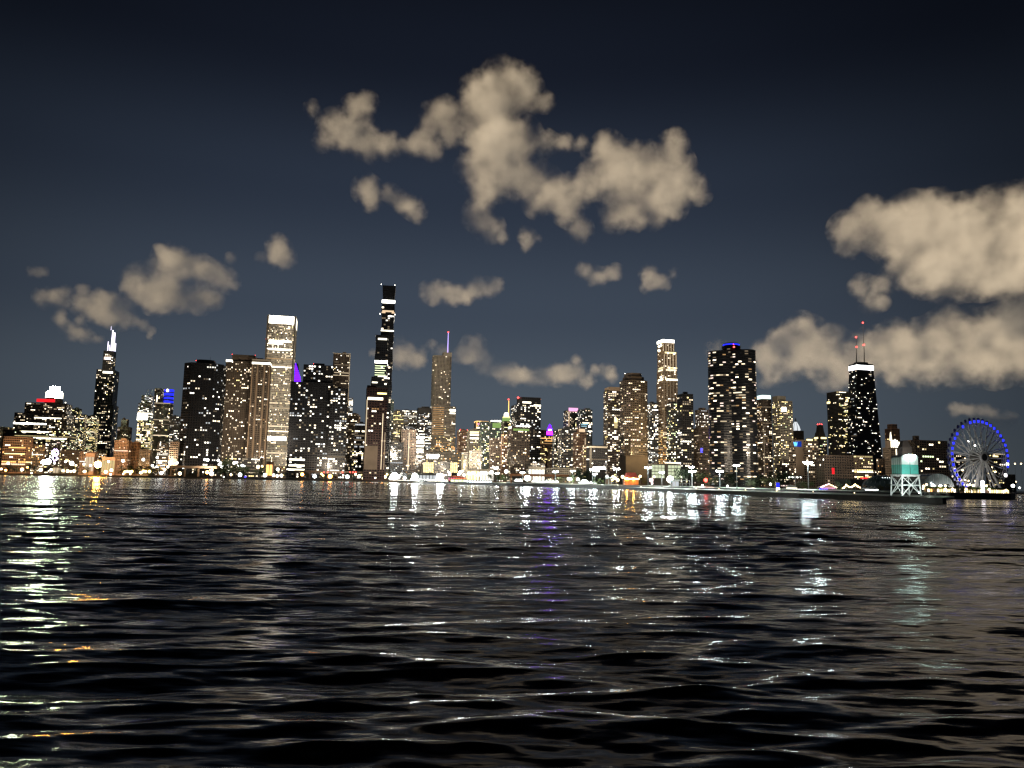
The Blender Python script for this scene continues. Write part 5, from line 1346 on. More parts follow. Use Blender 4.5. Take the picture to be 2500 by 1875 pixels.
for px, yt, Y, lb, r in ((1128, 1150, 1080, 'slim pale lamp post rising over the middle of the neon boat', 1.5), (1154, 1155, 1085, 'lamp post over the right end of the neon boat', 1.6), (1214, 1155, 1000, 'lamp post beside the spreading green tree', 2.2),
    (1276, 1153, 900, 'lamp post left of the long white tent, behind its floodlamp', 2.6), (1319, 1151, 890, 'slim lamp post over the middle of the long white tent', 1.8), (1356, 1151, 870, 'stout bright lamp post at the right end of the long white tent', 2.8), (1398, 1149, 830, 'lamp post in front of the tall dark tree', 2.6),
    (1447, 1146, 790, 'lamp post left of the clipped hedge, taller of a close pair', 3.2), (1453, 1157, 780, 'lamp post beside the clipped hedge, shorter of a close pair', 2.2), (1505, 1144, 735, 'lamp post left of the glowing orange pavilion', 3.6), (1582, 1141, 640, 'tall twin lamp post right of the glowing orange pavilion', 3.6),
    (1616, 1152, 610, 'twin lamp post in front of the pale glass hall', 2.6), (1690, 1150, 530, 'bright twin lamp post right of the open steel frame', 4.0), (1688, 1139, 560, 'taller cool lamp post just behind the twin post by the steel frame', 3.0), (1757, 1149, 480, 'twin lamp post left of the black tree', 4.2), (1798, 1135, 455, 'tallest twin lamp post, right of the black tree', 3.6), (1972, 1128, 395, 'tall twin lamp post with the brightest heads, before the tan hotel slab', 5.2)):
    lamp_post(px, yt, Y, lb, r=r, spread=2.6 * r)

# ================================================================== things along the shore
def road(name, label, x0, x1, y, Y, thick, mat, lit=None):
    a, c = at(x0, y, Y), at(x1, y + (x1 - x0) * math.tan(ROLL), Y)
    root = thing(name, ((a.x + c.x) / 2, Y, GZ), label, 'raised road')
    w = c.x - a.x; z = a.z - GZ
    b = MB(); b.box((0, 0, z), (w, 9, thick * mpp(Y))); b.build('deck', mat, root)
    b = MB(); b.box((0, -4.2, z + thick * mpp(Y) / 2 + .5), (w, .3, 1.0)); b.build('parapet', mat, root)
    for i in range(int(w / 26) + 1):
        b = MB(); b.box((-w / 2 + 2 + i * 26, 0, (z - thick * mpp(Y) / 2) / 2), (1.6, 5, z - thick * mpp(Y) / 2)); b.build('pier', mat, root)
    return root
road('raised_road', 'pale raised road deck below the black curved tower', 416, 532, 1140, 1470, 4.5, WALL['tan'])
road('raised_road', 'long raised road with red tail lamps left of the white floodlamps', 720, 930, 1151, 1440, 3.5, WALL['umber'])
road('raised_road', 'rust orange raised road deck behind the long white tent', 1244, 1388, 1160, 960, 3.5, surf('rust_girder', (.34, .12, .04), .7, .3, .2, .4))
def lit_slab(name, label, cat, x0, x1, y0, y1, Y, mat, dpt=8, wallm=None):
    """low pavilion: lit front panels between posts under a flat roof, standing on the ground"""
    a, c = at(x0, y1, Y), at(x1, y0, Y)
    root = thing(name, ((a.x + c.x) / 2, Y, GZ), label, cat)
    w, h = c.x - a.x, max(c.z - GZ, 2.2)
    wm = wallm or WALL['grey']
    b = MB(); b.box((0, 0, h / 2), (w, dpt, h)); b.build('wall', wm, root)
    n_ = max(2, int(w / 5))
    for i in range(n_):
        b = MB(); b.box((-w / 2 + w * (i + .5) / n_, -dpt / 2 - .15, h * .5), (w / n_ * .8, .3, h * .66)); b.build('lit_panel', mat, root)
    b = MB(); b.box((0, 0, h + .25), (w + 1.2, dpt + 1.6, .5)); b.build('roof', wm, root)
    return root
lit_slab('shore_pavilion', 'long low pavilion with a white lit front right of the lilac loop', 'pavilion', 132, 163, 1139, 1145, 1530, LIT['ww1'])
lit_slab('shore_pavilion', 'low pavilion with a golden lit front right of the great orange lamp', 'pavilion', 251, 284, 1117, 1124, 1640, LIT['ye1'], wallm=WALL['brick'])
lit_slab('shore_pavilion', 'long building with white shop front above the great orange lamp', 'pavilion', 212, 234, 1107, 1112, 1700, LIT['ww1'], wallm=WALL['brick'])
lit_slab('shore_pavilion', 'small amber glowing pavilion at the foot of the pale grooved skyscraper', 'pavilion', 651, 668, 1128, 1143, 1440, LIT['or2'], wallm=WALL['brick'])
lit_slab('shore_pavilion', 'blue grey glass terminal between the middle and right dazzling floodlamps', 'terminal', 1024, 1066, 1158, 1170, 1235, LIT['cw1'], wallm=WALL['slate'])
lit_slab('shore_pavilion', 'yellow lit low shop row right of the slender white slab', 'shop row', 1141, 1171, 1145, 1151, 1400, LIT['ye2'])
lit_slab('shore_pavilion', 'white lit low shop row left of the dotted brick tower', 'shop row', 1172, 1206, 1147, 1152, 1400, LIT['cw2'])
lit_slab('shore_pavilion', 'dark low shed with white windows left of the twin brown towers', 'shed', 1290, 1330, 1140, 1146, 1300, LIT['cw2'])
lit_slab('white_kiosk', 'white kiosk left of the round warm lamps on the quay', 'kiosk', 1478, 1492, 1166, 1182, 745, LIT['dim'], 6, WALL['white'])
lit_slab('white_shed', 'small white shed beside the dazzling floodlamp', 'shed', 1639, 1655, 1173, 1188, 575, LIT['cw1'], 6, WALL['white'])
# orange pavilion: round, lit colonnade under a red roof
p = at(1540, 1185, 750); s = mpp(750); root = thing('pavilion', (p.x, 750, GZ), 'glowing orange pavilion with a row of white lamps under a red roof', 'pavilion')
b = MB(); b.box((0, 0, 3), (34 * s, 10, 5)); b.build('wall', surf('orange_wall', (.55, .18, .05), .7, .3, .15, .4), root)
b = MB(); b.prism([(-15 * s, -7), (15 * s, -7), (15 * s, 7), (-15 * s, 7)], 8.0, 12.6, top=[(-11 * s, -2), (11 * s, -2), (11 * s, 2), (-11 * s, 2)]); b.build('roof', surf('red_roof', (.35, .05, .03), .7, .3, .15, .4), root)
for i in range(9):
    put('lamp_globe', unit_ball('bigorange' if i % 4 == 1 else 'warm'), root, ((i - 4) * 4.0 * s, -6.5, 6.6), sc=(1.8 * s, 1.8 * s, 1.8 * s))
for i in range(10):
    b = MB(); b.bar(((i - 4.5) * 3.7 * s, -5.6, 0), ((i - 4.5) * 3.7 * s, -5.6, 8.1), .2); b.build('post', WALL['tan'], root)
# open steel frame
a, c = at(1657, 1173, 560), at(1684, 1173, 560); root = thing('steel_frame', ((a.x + c.x) / 2, 560, GZ), 'open pale steel frame right of the small white shed', 'frame'); w = c.x - a.x; h = a.z - GZ
for i in range(4):
    b = MB(); b.bar((-w / 2 + w * i / 3, 0, 0), (-w / 2 + w * i / 3, 0, h), .16); b.build('post', GALV, root)
b = MB(); b.bar((-w / 2, 0, h), (w / 2, 0, h), .14); b.build('rail', GALV, root); b = MB(); b.bar((-w / 2, 0, h * .55), (w / 2, 0, h * .55), .08); b.build('rail', GALV, root)
# marquee tents
CANV = surf('white_canvas', (.78, .77, .72), .8, .3, .08, .6)
def tent(label, x0, x1, ytop, Y, mat, light, peaks=1, name='tent'):
    a, c = at(x0, ytop, Y), at(x1, ytop, Y); w = c.x - a.x; h = max(a.z - GZ, 2.6)
    root = thing(name, ((a.x + c.x) / 2, Y, GZ), label, 'tent')
    e = h * .52; pw = w / peaks; d = min(w * .6, 9)
    for i in range(peaks):
        cx = -w / 2 + pw * (i + .5); b = MB(); hw = pw / 2
        b.prism([(cx - hw, -d / 2), (cx + hw, -d / 2), (cx + hw, d / 2), (cx - hw, d / 2)], e, h, top=[(cx - .1, -.1), (cx + .1, -.1), (cx + .1, .1), (cx - .1, .1)])
        b.build('canopy', mat, root)
        b = MB(); b.box((cx, -d / 2 + .3, e - .35), (pw * .9, .2, .4)); b.build('light_bar', light, root)
    for i in range(peaks + 1):
        for y in (-d / 2, d / 2):
            b = MB(); b.bar((-w / 2 + pw * i, y, 0), (-w / 2 + pw * i, y, e + .05), .09); b.build('pole', GALV, root)
    return root, w, h, d
tent('long white lit tent of many small peaks under the rust orange road', 1298, 1363, 1170, 880, CANV, LM['white'], 8)
tent('white peaked tent at the left of the long white lit tent', 1256, 1276, 1167, 900, CANV, WHITE, 2)
tent('row of small white tents between the green trees and the hedge', 1412, 1456, 1173, 800, CANV, LM['white'], 5)
tent('cream tent glowing from inside left of the tall twin lamp post', 1916, 1944, 1183, 385, surf('cream_canvas', (.75, .70, .52), .8, .3, .1, .6), CRW, 1)
r_, w, h, d = tent('striped pink tent edged with string lamps', 2000, 2037, 1181, 378, surf('pink_canvas', (.62, .40, .36), .8, .3, .15, .5), PINK, 1)
for i in range(11):
    t = i / 10; put('string_lamp', unit_ball('warm' if i > 5 else 'pink'), r_, (-w / 2 + w * t, -d / 2 - .2, h * .52 + (h * .48) * (1 - abs(2 * t - 1))), sc=(.22, .22, .22))
for i in range(4): put('string_lamp', unit_ball('blue'), r_, (-w / 2 - 1 + i * 1.1, -d / 2 - 1, 1.0), sc=(.35, .35, .35))
# garland of lamps: strings sagging between uneven poles
p = at(2080, 1195, 372); root = thing('lamp_garland', (p.x, 372, GZ), 'sagging garland of yellow lamps on thin poles right of the striped tent', 'garland')
b = MB(); poles = ((-4.6, 1.5), (-2.7, 3.1), (-.4, 2.2), (1.6, 3.6), (4.4, 1.9)); pts = []
for (xa, za), (xb, zb) in zip(poles[:-1], poles[1:]):
    for i in range(5):
        t = i / 5; pts.append(Vector((xa + (xb - xa) * t, 0, za + (zb - za) * t - 1.6 * t * (1 - t))))
for i, q in enumerate(pts): put('lamp_globe', unit_ball('warm' if i % 4 else 'yellow'), root, (q.x, -.1, q.z), sc=(.2 + .1 * (i % 3),) * 3)
for q, r2 in zip(pts[:-1], pts[1:]): b.bar(q, r2, .05)
for x, z in poles: b.bar((x, 0, 0), (x, 0, z), .08)
b.build('frame', GALV, root)
tent('low white lit awning left of the teal watch cabin', 2108, 2140, 1195, 360, CANV, LM['white'], 4)
# blue lit post
p = at(1899, 1180, 400); root = thing('lit_post', (p.x, 400, GZ), 'stout post glowing deep blue with a white foot on the quay', 'post')
b = MB(); b.box((0, 0, 2.4), (1.2, 1.2, 2.4)); b.build('blue_panel', BLUE, root); b = MB(); b.box((0, 0, .6), (1.3, 1.3, 1.2)); b.build('white_panel', CREAM, root); b = MB(); b.box((0, 0, 3.7), (1.4, 1.4, .2)); b.build('cap', GALV, root)
# saucer shaped canopy behind the trees
p = at(1941, 1165, 470); root = thing('canopy', (p.x, 470, GZ), 'saucer shaped lit canopy on a thin stalk below the tan hotel slab', 'canopy'); h = p.z - GZ
b = MB(); b.bar((0, 0, 0), (0, 0, h), .18); b.build('stalk', GALV, root); b = MB(); b.lathe((0, 0, h), [(.3, -.2), (3.6, .1), (3.9, .35), (.3, .7)], 16); b.build('saucer', CANV, root)
for k in range(8):
    t = 2 * math.pi * k / 8; put('lamp_globe', unit_ball('white'), root, (3.5 * math.cos(t), 3.5 * math.sin(t), h - .1), sc=(.3, .3, .3))
# lilac loop sculpture (an S of lamps)
p = at(131, 1125, 1535); s = mpp(1535); root = thing('light_sculpture', (p.x, 1535, GZ), 'tall twisted loop sculpture outlined in lilac lamps on the left shore', 'sculpture')
z0 = p.z - GZ
path = [(2, 0), (6, 3), (8, 7), (5, 11), (-1, 14), (-5, 18), (-5, 23), (-1, 27), (4, 27), (8, 23), (9, 18), (6, 15), (1, 13), (-3, 8), (-2, 4)]
b = MB(); b.bar((2 * s, 0, 0), (2 * s, 0, z0), .5)
for i, (x, z) in enumerate(path):
    put('lamp_globe', None or GLM.setdefault('lilac', (lambda m: (m.ball((0, 0, 0), 1, 8, 6), m.mesh('lamp_globe', glow('lamp_lilac', (.80, .62, 1), 6)))[1])(MB())), root, (x * s, 0, z0 + z * s), sc=(1.9 * s,) * 3)
    if i: b.bar((path[i - 1][0] * s, .6, z0 + path[i - 1][1] * s), (x * s, .6, z0 + z * s), .4)
b.build('frame', BLACKM, root)
# neon boat
p = at(1122, 1170, 1095); s = mpp(1095); root = thing('boat', (p.x, 1095, GZ - .2), 'long moored tour boat outlined in pink and orange neon', 'boat'); L_ = 56 * s
def hullpoly(l, w): return [(-l / 2, -w / 2), (l * .36, -w / 2), (l / 2, 0), (l * .36, w / 2), (-l / 2, w / 2)]
b = MB(); b.prism(hullpoly(L_ * .94, 7), 0, 2.4, top=hullpoly(L_, 8)); b.build('hull', WALL['maroon'], root)
b = MB(); b.box((-L_ * .06, 0, 3.7), (L_ * .78, 6.4, 2.6)); b.build('cabin', WALL['umber'], root)
b = MB(); b.box((-L_ * .1, 0, 6.2), (L_ * .6, 5.8, 2.2)); b.build('upper_deck', WALL['umber'], root)
for i in range(14):
    m_ = ('neon_orange', (1, .30, .06), 2.2) if i > 4 else ('neon_pink', (1, .25, .5), 2.0)
    b = MB(); x = -L_ * .43 + L_ * .055 * i; b.bar((x, -3.4, 2.7), (x + L_ * .03 * (1 if i % 2 else -1), -3.4, 6.2), .28); b.build('neon_tube', glow(*m_), root)
for z, l in ((2.5, .9), (5.1, .78), (7.4, .6)):
    b = MB(); b.bar((-L_ * l / 2, -4.05 + (z > 3) * .7, z), (L_ * l / 2 * .8, -4.05 + (z > 3) * .7, z), .22); b.build('neon_tube', glow('neon_red', (1, .12, .06), 2.0), root)
# second white boat
p = at(1113, 1176, 1075)
lit_slab('landing_stage', 'low white and green landing stage below the neon boat', 'landing stage', 1100, 1140, 1171, 1175, 1084, LIT['gr2'], 5, WALL['white'])

# glass dome and vaulted shed
DOME = surf('dome_glass_panels', (.10, .13, .125), .25, .6, .3, .25)
p = at(2152, 1178, 640); s = mpp(640); root = thing('glass_dome', (p.x, 640, GZ), 'shallow grey green glass dome left of the teal watch cabin', 'dome')
hd = 33 * s; rd = 44 * s
b = MB(); b.lathe((0, 0, 2.5), [(rd * math.cos(R(a)), hd * math.sin(R(a)) * .9) for a in (0, 12, 25, 38, 52, 66, 80)] + [(.05, hd * .9)], 24); b.build('shell', DOME, root)
b = MB(); b.lathe((0, 0, 0), [(rd * 1.02, 0), (rd * 1.02, 3.0), (rd * .98, 3.1)], 24); b.build('drum', WALL['slate'], root)
for k in range(24):
    t = 2 * math.pi * k / 24
    if math.sin(t) < .2:
        b = MB(); q = [Vector((rd * math.cos(R(a)) * math.cos(t) * 1.005, rd * math.cos(R(a)) * math.sin(t) * 1.005, 2.5 + hd * math.sin(R(a)) * .905)) for a in (0, 25, 50, 78)]
        for u_, v_ in zip(q[:-1], q[1:]): b.bar(u_, v_, .14, 4)
        b.build('rib', GALV, root)
for k in range(7): put('lamp_globe', unit_ball('cool'), root, (rd * .62 * math.sin(R(-20 + 12 * k)), -rd * .62 * math.cos(R(-20 + 12 * k)), 2.5 + hd * .72), sc=(.22, .22, .22))
p = at(2276, 1190, 600); s = mpp(600); root = thing('vaulted_shed', (p.x, 600, GZ), 'grey barrel vaulted shed right of the teal watch cabin', 'shed')
b = MB(); n_ = 10; prof = [(38 * s * math.cos(math.pi * k / n_), 34 * s * math.sin(math.pi * k / n_) + 3) for k in range(n_ + 1)]
for (xa, za), (xb, zb) in zip(prof[:-1], prof[1:]): b.quad((xb, -9, zb), (xa, -9, za), (xa, 40, za), (xb, 40, zb))
i0 = len(b.v); b.v += [(x, -9, z) for x, z in prof] + [(-38 * s, -9, 0), (38 * s, -9, 0)]; b.f.append(tuple(range(i0, i0 + n_ + 3))); b.m.append(0); b.build('vault', DOME, root)
for k in range(1, n_):
    b = MB(); b.bar((prof[k][0], -9.1, 0), (prof[k][0], -9.1, prof[k][1]), .12, 4); b.build('mullion', GALV, root)
put('lamp_globe', unit_ball('cool'), root, (-18 * s, -9.6, 20 * s), sc=(.35, .35, .9))
# brown wide canopy building with bevelled end
p = at(2092, 1180, 720); s = mpp(720); root = thing('exhibition_hall', (p.x, 720, GZ), 'brown hall with a wide flat overhanging roof left of the glass dome', 'hall')
b = MB(); b.prism([(-20 * s, 0), (24 * s, 0), (24 * s, 24), (-20 * s, 24)], 0, 20 * s * .6, mi=0); b.build('wall', WALL['brown'], root)
b = MB(); b.prism([(-19 * s, -2), (22 * s, -2), (22 * s, 26), (-19 * s, 26)], 20 * s * .6 + .02, 27 * s * .95, top=[(-27 * s, -6), (26 * s, -6), (26 * s, 28), (-27 * s, 28)]); b.build('roof', WALL['grey'], root)
b = MB(); b.box((12 * s, -6.4, 27 * s * .95 + 1.2), (20 * s, .4, 4 * s)); b.build('red_sign', REDB, root)
# kiosks below the wheel
def kiosk(x0, x1, y0, Y, label, mat, n_):
    a, c = at(x0, y0, Y), at(x1, y0, Y); w = c.x - a.x; h = max(a.z - GZ, 2.4)
    root = thing('kiosk', ((a.x + c.x) / 2, Y, GZ), label, 'kiosk')
    b = MB(); b.box((0, 1.5, h / 2), (w, 4, h)); b.build('wall', WALL['tan'], root)
    for i in range(n_):
        b = MB(); b.box((-w / 2 + w * (i + .5) / n_, -.62, h * .5), (w / n_ * .66, .2, h * .7)); b.build('lit_window', LIT[mat if i % 3 else 'ww3'], root)
        b = MB(); b.bar((-w / 2 + w * i / n_, -.9, 0), (-w / 2 + w * i / n_, -.9, h), .1); b.build('post', WALL['brown'], root)
    b = MB(); b.prism([(-w / 2 - .5, -1.6), (w / 2 + .5, -1.6), (w / 2 + .5, 4), (-w / 2 - .5, 4)], h + .01, h + 1.0, top=[(-w / 2, 0), (w / 2, 0), (w / 2, 3), (-w / 2, 3)]); b.build('roof', surf('green_roof', (.10, .16, .05), .8, .3, .2, .4), root)
kiosk(2262, 2282, 1192, 458, 'orange lit kiosk just right of the teal watch cabin', 'or2', 3)
kiosk(2286, 2332, 1200, 453, 'long yellow lit kiosk between the watch cabin and the wheel', 'ye2', 7)
kiosk(2352, 2394, 1198, 453, 'yellow lit kiosk with arches directly under the wheel', 'ye2', 8)
kiosk(2412, 2462, 1202, 453, 'bright yellow lit kiosk at the right end of the pier', 'ye2', 9)
p = at(2399, 1185, 452); root = thing('lit_column', (p.x, 452, GZ), 'white lit column at the foot of the wheel', 'column')
b = MB(); b.bar((0, 0, 0), (0, 0, at(2399, 1174, 452).z - GZ), .9, 8); b.build('tube', glow('column_light', (1, .9, .95), 6), root); b = MB(); b.lathe((0, 0, 0), [(1.3, 0), (1.3, .5), (1, .6)], 8); b.build('foot', CONC, root)

# ================================================================== observation wheel
Yw = 600; hub = at(2388, 1117, Yw); s = mpp(Yw)
root = thing('ferris_wheel', (hub.x, Yw, GZ), 'big ferris wheel ringed with deep blue lamps at the right edge', 'ferris wheel')
rz = R(4); hz = hub.z - GZ; Rw = 91 * s
ux = Vector((math.cos(rz), math.sin(rz), 0)); un = Vector((math.sin(rz), -math.cos(rz), 0)); uz = Vector((0, 0, 1)); H = Vector((0, 0, hz))
SQ = .82
ux = ux * 1.0
rz2 = R(17.5); ux = Vector((math.cos(rz2), math.sin(rz2), 0)); un = Vector((math.sin(rz2), -math.cos(rz2), 0))
def wp(t, r, off): return H + (ux * math.cos(t) + uz * math.sin(t)) * r + un * off
NW = 42; WS = surf('wheel_white_steel', (.62, .61, .58), .45, .5, .1, 1.0)
for off in (-1.6, 1.6):
    for rr, th in ((Rw * .97, .28), (Rw * .90, .16)):
        b = MB()
        for k in range(84):
            b.bar(wp(2 * math.pi * k / 84, rr, off), wp(2 * math.pi * (k + 1) / 84, rr, off), th, 5)
        b.build('rim', WS, root)
for k in range(NW):
    t = 2 * math.pi * k / NW
    b = MB(); b.bar(wp(t, Rw * .90, -1.6), wp(t, Rw * .97, 1.6), .12, 4); b.bar(wp(t, Rw * .90, 1.6), wp(t, Rw * .97, -1.6), .12, 4); b.build('rim_brace', WS, root)
for k in range(21):
    t = 2 * math.pi * k / 21
    for off in (-1.6, 1.6):
        b = MB(); b.bar(wp(t, 2.2, off * 3), wp(t, Rw * .90, off), .52 if k % 3 == 0 else .40, 5); b.build('spoke', WS, root)
bl = MB(); bl.box((0, 0, 0), (1, 1, 1)); RIML = bl.mesh('rim_lamp', glow('wheel_blue', (.02, .03, 1.0), 2.2))
for k in range(NW):
    t = 2 * math.pi * (k + .5) / NW
    if k in (13, 15, 36, 37, 38, 32, 33, 34, 35, 39): continue          # unlit or hidden lamps
    c = wp(t, Rw * .965, 2.1); put('rim_lamp', RIML, root, c, (0, 0, rz2), (1.6, .4, 1.9))
GON = MB(); GON.lathe((0, 0, 0), [(.3, -1.5), (.85, -1.2), (1.0, -.2), (.95, .7), (.5, 1.2), (.05, 1.3)], 8); GONM = GON.mesh('gondola', surf('gondola_blue', (.05, .06, .16), .3, .5, .1, 1.0))
GONL = MB(); GONL.lathe((0, 0, 0), [(.3, -1.5), (.85, -1.2), (1.0, -.2), (.95, .7), (.5, 1.2), (.05, 1.3)], 8); GONW = GONL.mesh('gondola', glow('gondola_white_light', (1, .95, 1), 6))
for k in range(NW):
    t = 2 * math.pi * k / NW
    put('gondola', GONW if k in (39, 41) else GONM, root, wp(t, Rw * 1.03, 0))
b = MB(); b.bar(H - un * 5, H + un * 5.3, 3.4, 18); b.build('hub', WALL['grey'], root)
b = MB(); b.bar(H + un * 5.56, H + un * 5.8, 2.7, 18); b.build('hub_cap', BLACKM, root)
b = MB(); b.bar(H + un * 4.9, H + un * 5.55, 3.9, 18); b.build('hub_ring', WS, root)
for off in (-4.4, 4.4):
    for sg in (-1, 1):
        b = MB(); foot_ = H * 0 + ux * (sg * 15) + un * (off * 1.6); b.bar(foot_, H + un * off, .95, 8, r2=.7); b.build('leg', WS, root)
        b = MB(); foot2 = H * 0 + ux * (sg * 7) + un * (off * 1.8); b.bar(foot2, H + un * off, .5, 6, r2=.4); b.build('leg', WS, root)
b = MB(); b.box((0, 0, 1.6), (40, 16, 3.2), rz2); b.build('platform', WALL['slate'], root)
for t_, r_ in ((R(135), .58), (R(120), .36)): put('spoke_lamp', unit_ball('white'), root, wp(t_, Rw * r_, 2.5), sc=(.7, .7, .7))

# ================================================================== teal watch cabin on four legs
Yc = 288; s = mpp(Yc); p0 = at(2212, 1211, Yc)
root = thing('watch_tower', (p0.x, Yc, 2.6), 'white steel tower carrying a teal watch cabin on the breakwater end', 'tower')
zc = at(2222, 1161, Yc).z - 2.6; zt = at(2222, 1135, Yc).z - 2.6; zr = at(2222, 1118, Yc).z - 2.6; ztop = at(2222, 1110, Yc).z - 2.6
hw, dl = 21.0 * s, 3.2          # half the front width, depth
tz = R(6)
ca, sa = math.cos(tz), math.sin(tz)
def rt(x, y, z): return Vector((x * ca - y * sa, x * sa + y * ca, z))
legs = [(-1, -1), (1, -1), (1, 1), (-1, 1)]
fw = hw * 1.02
for sx, sy in legs:
    b = MB(); b.bar(rt(sx * fw * 1.12, sy * dl * 1.1, 0), rt(sx * fw, sy * dl, zc), .27, 8, r2=.22); b.build('leg', STEEL, root)
for (ax, ay), (bx, by) in ((legs[0], legs[1]), (legs[1], legs[2]), (legs[2], legs[3]), (legs[3], legs[0])):
    P = lambda q, z: rt(q[0] * fw * (1.12 - .12 * z / zc), q[1] * dl * (1.1 - .1 * z / zc), z)
    b = MB(); b.bar(P((ax, ay), zc * .52), P((bx, by), zc * .52), .22, 6); b.build('beam', STEEL, root)
    b = MB(); b.bar(P((ax, ay), zc * .98), P((bx, by), zc * .98), .26, 6); b.build('beam', STEEL, root)
    M_ = (P((ax, ay), zc * .52) + P((bx, by), zc * .52)) / 2
    for q in ((ax, ay), (bx, by)):
        b = MB(); b.bar(P(q, zc * .96), M_, .16, 6); b.build('brace', STEEL, root)
        b = MB(); b.bar(P(q, .2), M_, .16, 6); b.build('brace', STEEL, root)
TEALP = surf('teal_paint', (.12, .52, .44), .45, .5, .12, .9)
GREENP = surf('green_cladding', (.05, .22, .15), .55, .4, .2, .9)
def ring(z0_, z1_, k, name, mats):
    P = [rt(-hw * k, -dl * k, 0), rt(hw * k, -dl * k, 0), rt(hw * k, dl * k, 0), rt(-hw * k, dl * k, 0)]
    b = MB(); b.prism([(q.x, q.y) for q in P], z0_, z1_); return b.build(name, mats, root)
ring(zc, zc + .35, 1.12, 'floor_plate', STEEL)
ring(zc + .351, zt, 1.0, 'cabin', TEALP)
ring(zt + .001, zr, 1.0, 'upper_wall', STEEL)
for f in range(4):              # upright cover strips on the cabin walls
    A_ = rt(*((-hw, -dl), (hw, -dl), (hw, dl), (-hw, dl))[f], 0); B_ = rt(*((hw, -dl), (hw, dl), (-hw, dl), (-hw, -dl))[f], 0)
    n_ = 2 if f in (0, 2) else 5
    for i in range(1, n_):
        q = A_.lerp(B_, i / n_); b = MB(); b.box((q.x, q.y, (zc + zr) / 2 + .2), (.14, .14, zr - zc - .4), tz); b.build('cover_strip', BLACKM if f in (0, 2) else GREENP, root)
# rounded roof
b = MB(); n_ = 8
pr = [(hw * 1.05 * math.cos(math.pi * k / n_), (ztop - zr) * math.sin(math.pi * k / n_) + zr) for k in range(n_ + 1)]
for (xa, za), (xb, zb) in zip(pr[:-1], pr[1:]):
    b.quad(rt(xb, -dl * 1.05, zb), rt(xa, -dl * 1.05, za), rt(xa, dl * 1.05, za), rt(xb, dl * 1.05, zb))
for y in (-dl * 1.05, dl * 1.05):
    i0 = len(b.v); b.v += [tuple(rt(x, y, z)) for x, z in pr]; b.f.append(tuple(range(i0, i0 + n_ + 1))); b.m.append(0)
b.build('roof', GALV, root)
b = MB(); q = rt(0, -dl * 1.25, zr + .6); b.box(q, (hw * 1.1, .4, .9), tz); b.build('cabin_lamp', glow('cabin_floodlight', (.74, 1.0, .92), 34), root)
b = MB(); q = rt(0, -dl * 1.18, zr + 1.2); b.box(q, (.2, 1.6, .2), tz); b.build('lamp_bracket', GALV, root)
q = rt(hw * .5, -dl - 2.2, 1.2); put('foot_lamp', unit_ball('cool'), root, q, sc=(.28, .28, .28))
q = rt(-hw * .8, dl + 1.2, .9); put('foot_lamp', unit_ball('cool'), root, q, sc=(.25, .25, .25))
# small bollards and a bench on the breakwater end
for px in (2258, 2270, 2284):
    p = at(px, 1211, 290); r_ = thing('bollard', (p.x, 290, 2.5), 'pale stub bollard on the breakwater end right of the watch tower', 'bollard', 'bollards on the breakwater end')
    b = MB(); b.lathe((0, 0, 0), [(.22, 0), (.22, .9), (.34, 1.0), (.34, 1.15), (.05, 1.2)], 8); b.build('post', CONC, r_)
    b = MB(); b.lathe((0, 0, 0), [(.36, -.02), (.36, .1), (.24, .12)], 8); b.build('foot', STEEL, r_)

# ================================================================== added fill spots, standing in for the city's own light
def fill_spot(px, Y, z, col, I, r=4.0):
    """added unseen spot that brightens the facades"""
    ld = bpy.data.lights.new('added_fill', 'SPOT'); ld.energy = I * 4 * math.pi * (11 if r > 1 else 6); ld.color = col; ld.shadow_soft_size = r
    ld.spot_size = R(150); ld.spot_blend = .7
    o = bpy.data.objects.new('added_fill', ld); COL.objects.link(o); o.location = (gx(px, Y), Y, z)
    o.rotation_euler = Vector((0, .86, .5 if r > 1 else .12)).to_track_quat('-Z', 'Y').to_euler()
WARM, AMB, COOLW = (1, .83, .63), (1, .64, .30), (.9, .95, 1)
for px, Y, z, col, I in ((40, 1560, 30, AMB, 9000), (140, 1560, 26, AMB, 9000), (239, 1520, 24, AMB, 9000), (320, 1540, 26, AMB, 5000), (400, 1540, 26, WARM, 3500), (500, 1440, 26, WARM, 1500), (590, 1420, 50, WARM, 4500), (652, 1425, 60, WARM, 7000), (800, 1400, 30, WARM, 2500), (910, 1140, 40, WARM, 3500), (1000, 1300, 60, WARM, 7000), (1080, 1500, 60, WARM, 42000), (1190, 1300, 60, WARM, 6000), (1290, 1200, 40, WARM, 4500), (1380, 1250, 50, WARM, 6000), (1470, 1150, 40, WARM, 1600), (1560, 1120, 40, WARM, 1400), (1630, 1250, 60, (1, .72, .34), 7000), (1720, 1300, 40, WARM, 3500), (1900, 1050, 60, WARM, 4500), (1985, 900, 40, WARM, 2500), (2060, 1300, 60, WARM, 16000), (2180, 850, 30, WARM, 2500), (2270, 850, 40, WARM, 2500), (2420, 800, 40, WARM, 1500)):
    fill_spot(px, Y, z, col, I)

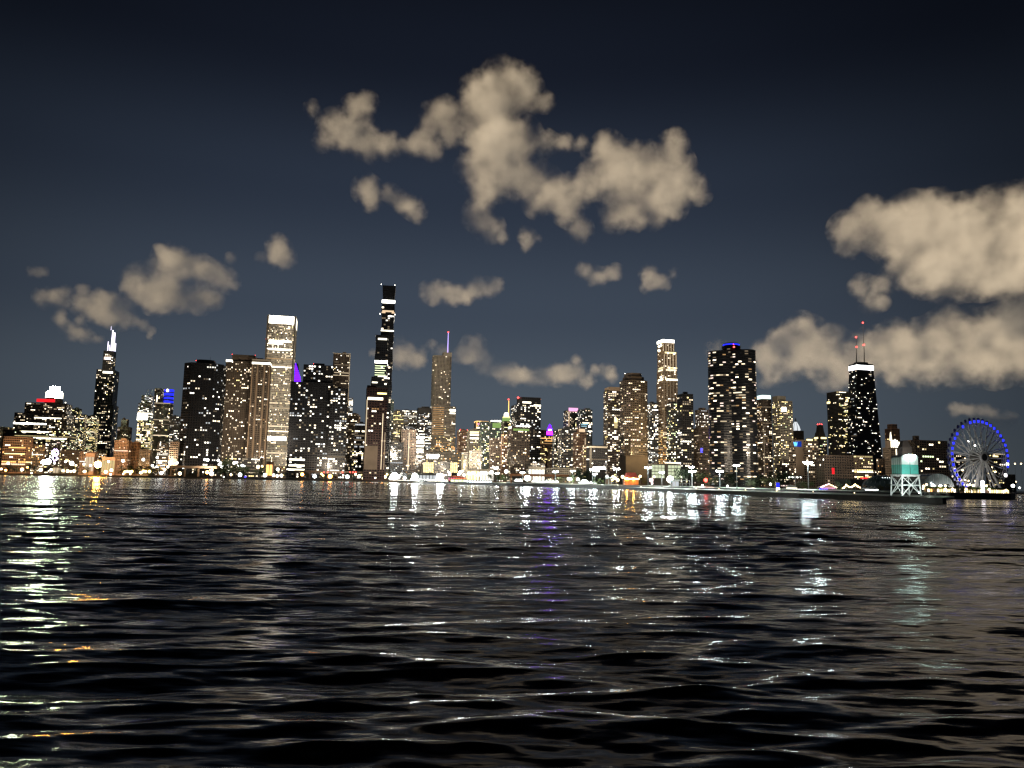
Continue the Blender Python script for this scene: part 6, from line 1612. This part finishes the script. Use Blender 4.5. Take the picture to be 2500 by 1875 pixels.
fill_spot(2232, 276, 6.0, (.85, 1, .95), 75, .5); fill_spot(2180, 280, 5.0, (.85, 1, .95), 40, .5)
for px, Yt, z, I in ((1222, 1020, 8, 60), (1398, 850, 8, 45), (1466, 755, 8, 45), (1732, 520, 7, 22), (1842, 455, 7, 22), (1960, 400, 7, 16), (1885, 455, 7, 14), (2055, 400, 6, 10)):
    fill_spot(px, Yt, z, (.95, 1, .82), I * 6, .6)

fill_spot(2388, 572, 6.0, (1, .95, .9), 180, .8); fill_spot(2350, 575, 6.0, (1, .95, .9), 120, .8)
for i in range(7):                 # added glowing strip, standing in for the white lit quay edge
    x0 = 955 + i * 26; a, c = at(x0, hor(x0), wharf_y(x0) - .9), at(x0 + 26, hor(x0 + 26), wharf_y(x0 + 26) - .9)
    m_ = (a + c) / 2; r_ = thing('glow_strip', (m_.x, m_.y, GZ + .42), 'length of added glowing strip along the quay edge below the dazzling floodlamps', 'glow strip', 'glowing strips added along the bright quay')
    an = math.atan2(c.y - a.y, c.x - a.x); L_ = math.hypot(c.x - a.x, c.y - a.y)
    b = MB(); b.box((0, 0, .5), (L_ * .96, .3, .5), an); b.build('tube', CREAM, r_)
    b = MB()
    for t in (-.4, 0, .4): b.box((L_ * t * math.cos(an), L_ * t * math.sin(an), .12), (.3, .3, .24), an)
    b.build('bracket', GALV, r_)

# ------------------------------------------------------------------ each of a row by its place in it
bpy.context.view_layer.update()
ONES = 'first second third fourth fifth sixth seventh eighth ninth tenth eleventh twelfth thirteenth fourteenth fifteenth sixteenth seventeenth eighteenth nineteenth twentieth'.split()
def ordinal(i):
    return ONES[i] if i < 20 else 'twenty ' + ONES[i - 20]
rowsof = {}
for o in COL.objects:
    if o.parent is None and o.get('group') and o.get('label'):
        rowsof.setdefault((o['group'], o['label']), []).append(o)
for (g_, l_), os_ in rowsof.items():
    if len(os_) < 2:
        continue
    os_.sort(key=lambda o: at_px(o.location))
    for i, o in enumerate(os_):
        o['label'] = (('leftmost' if i == 0 else 'rightmost' if i == len(os_) - 1 else ordinal(i) + ' from the left') + ' of the ' + g_)
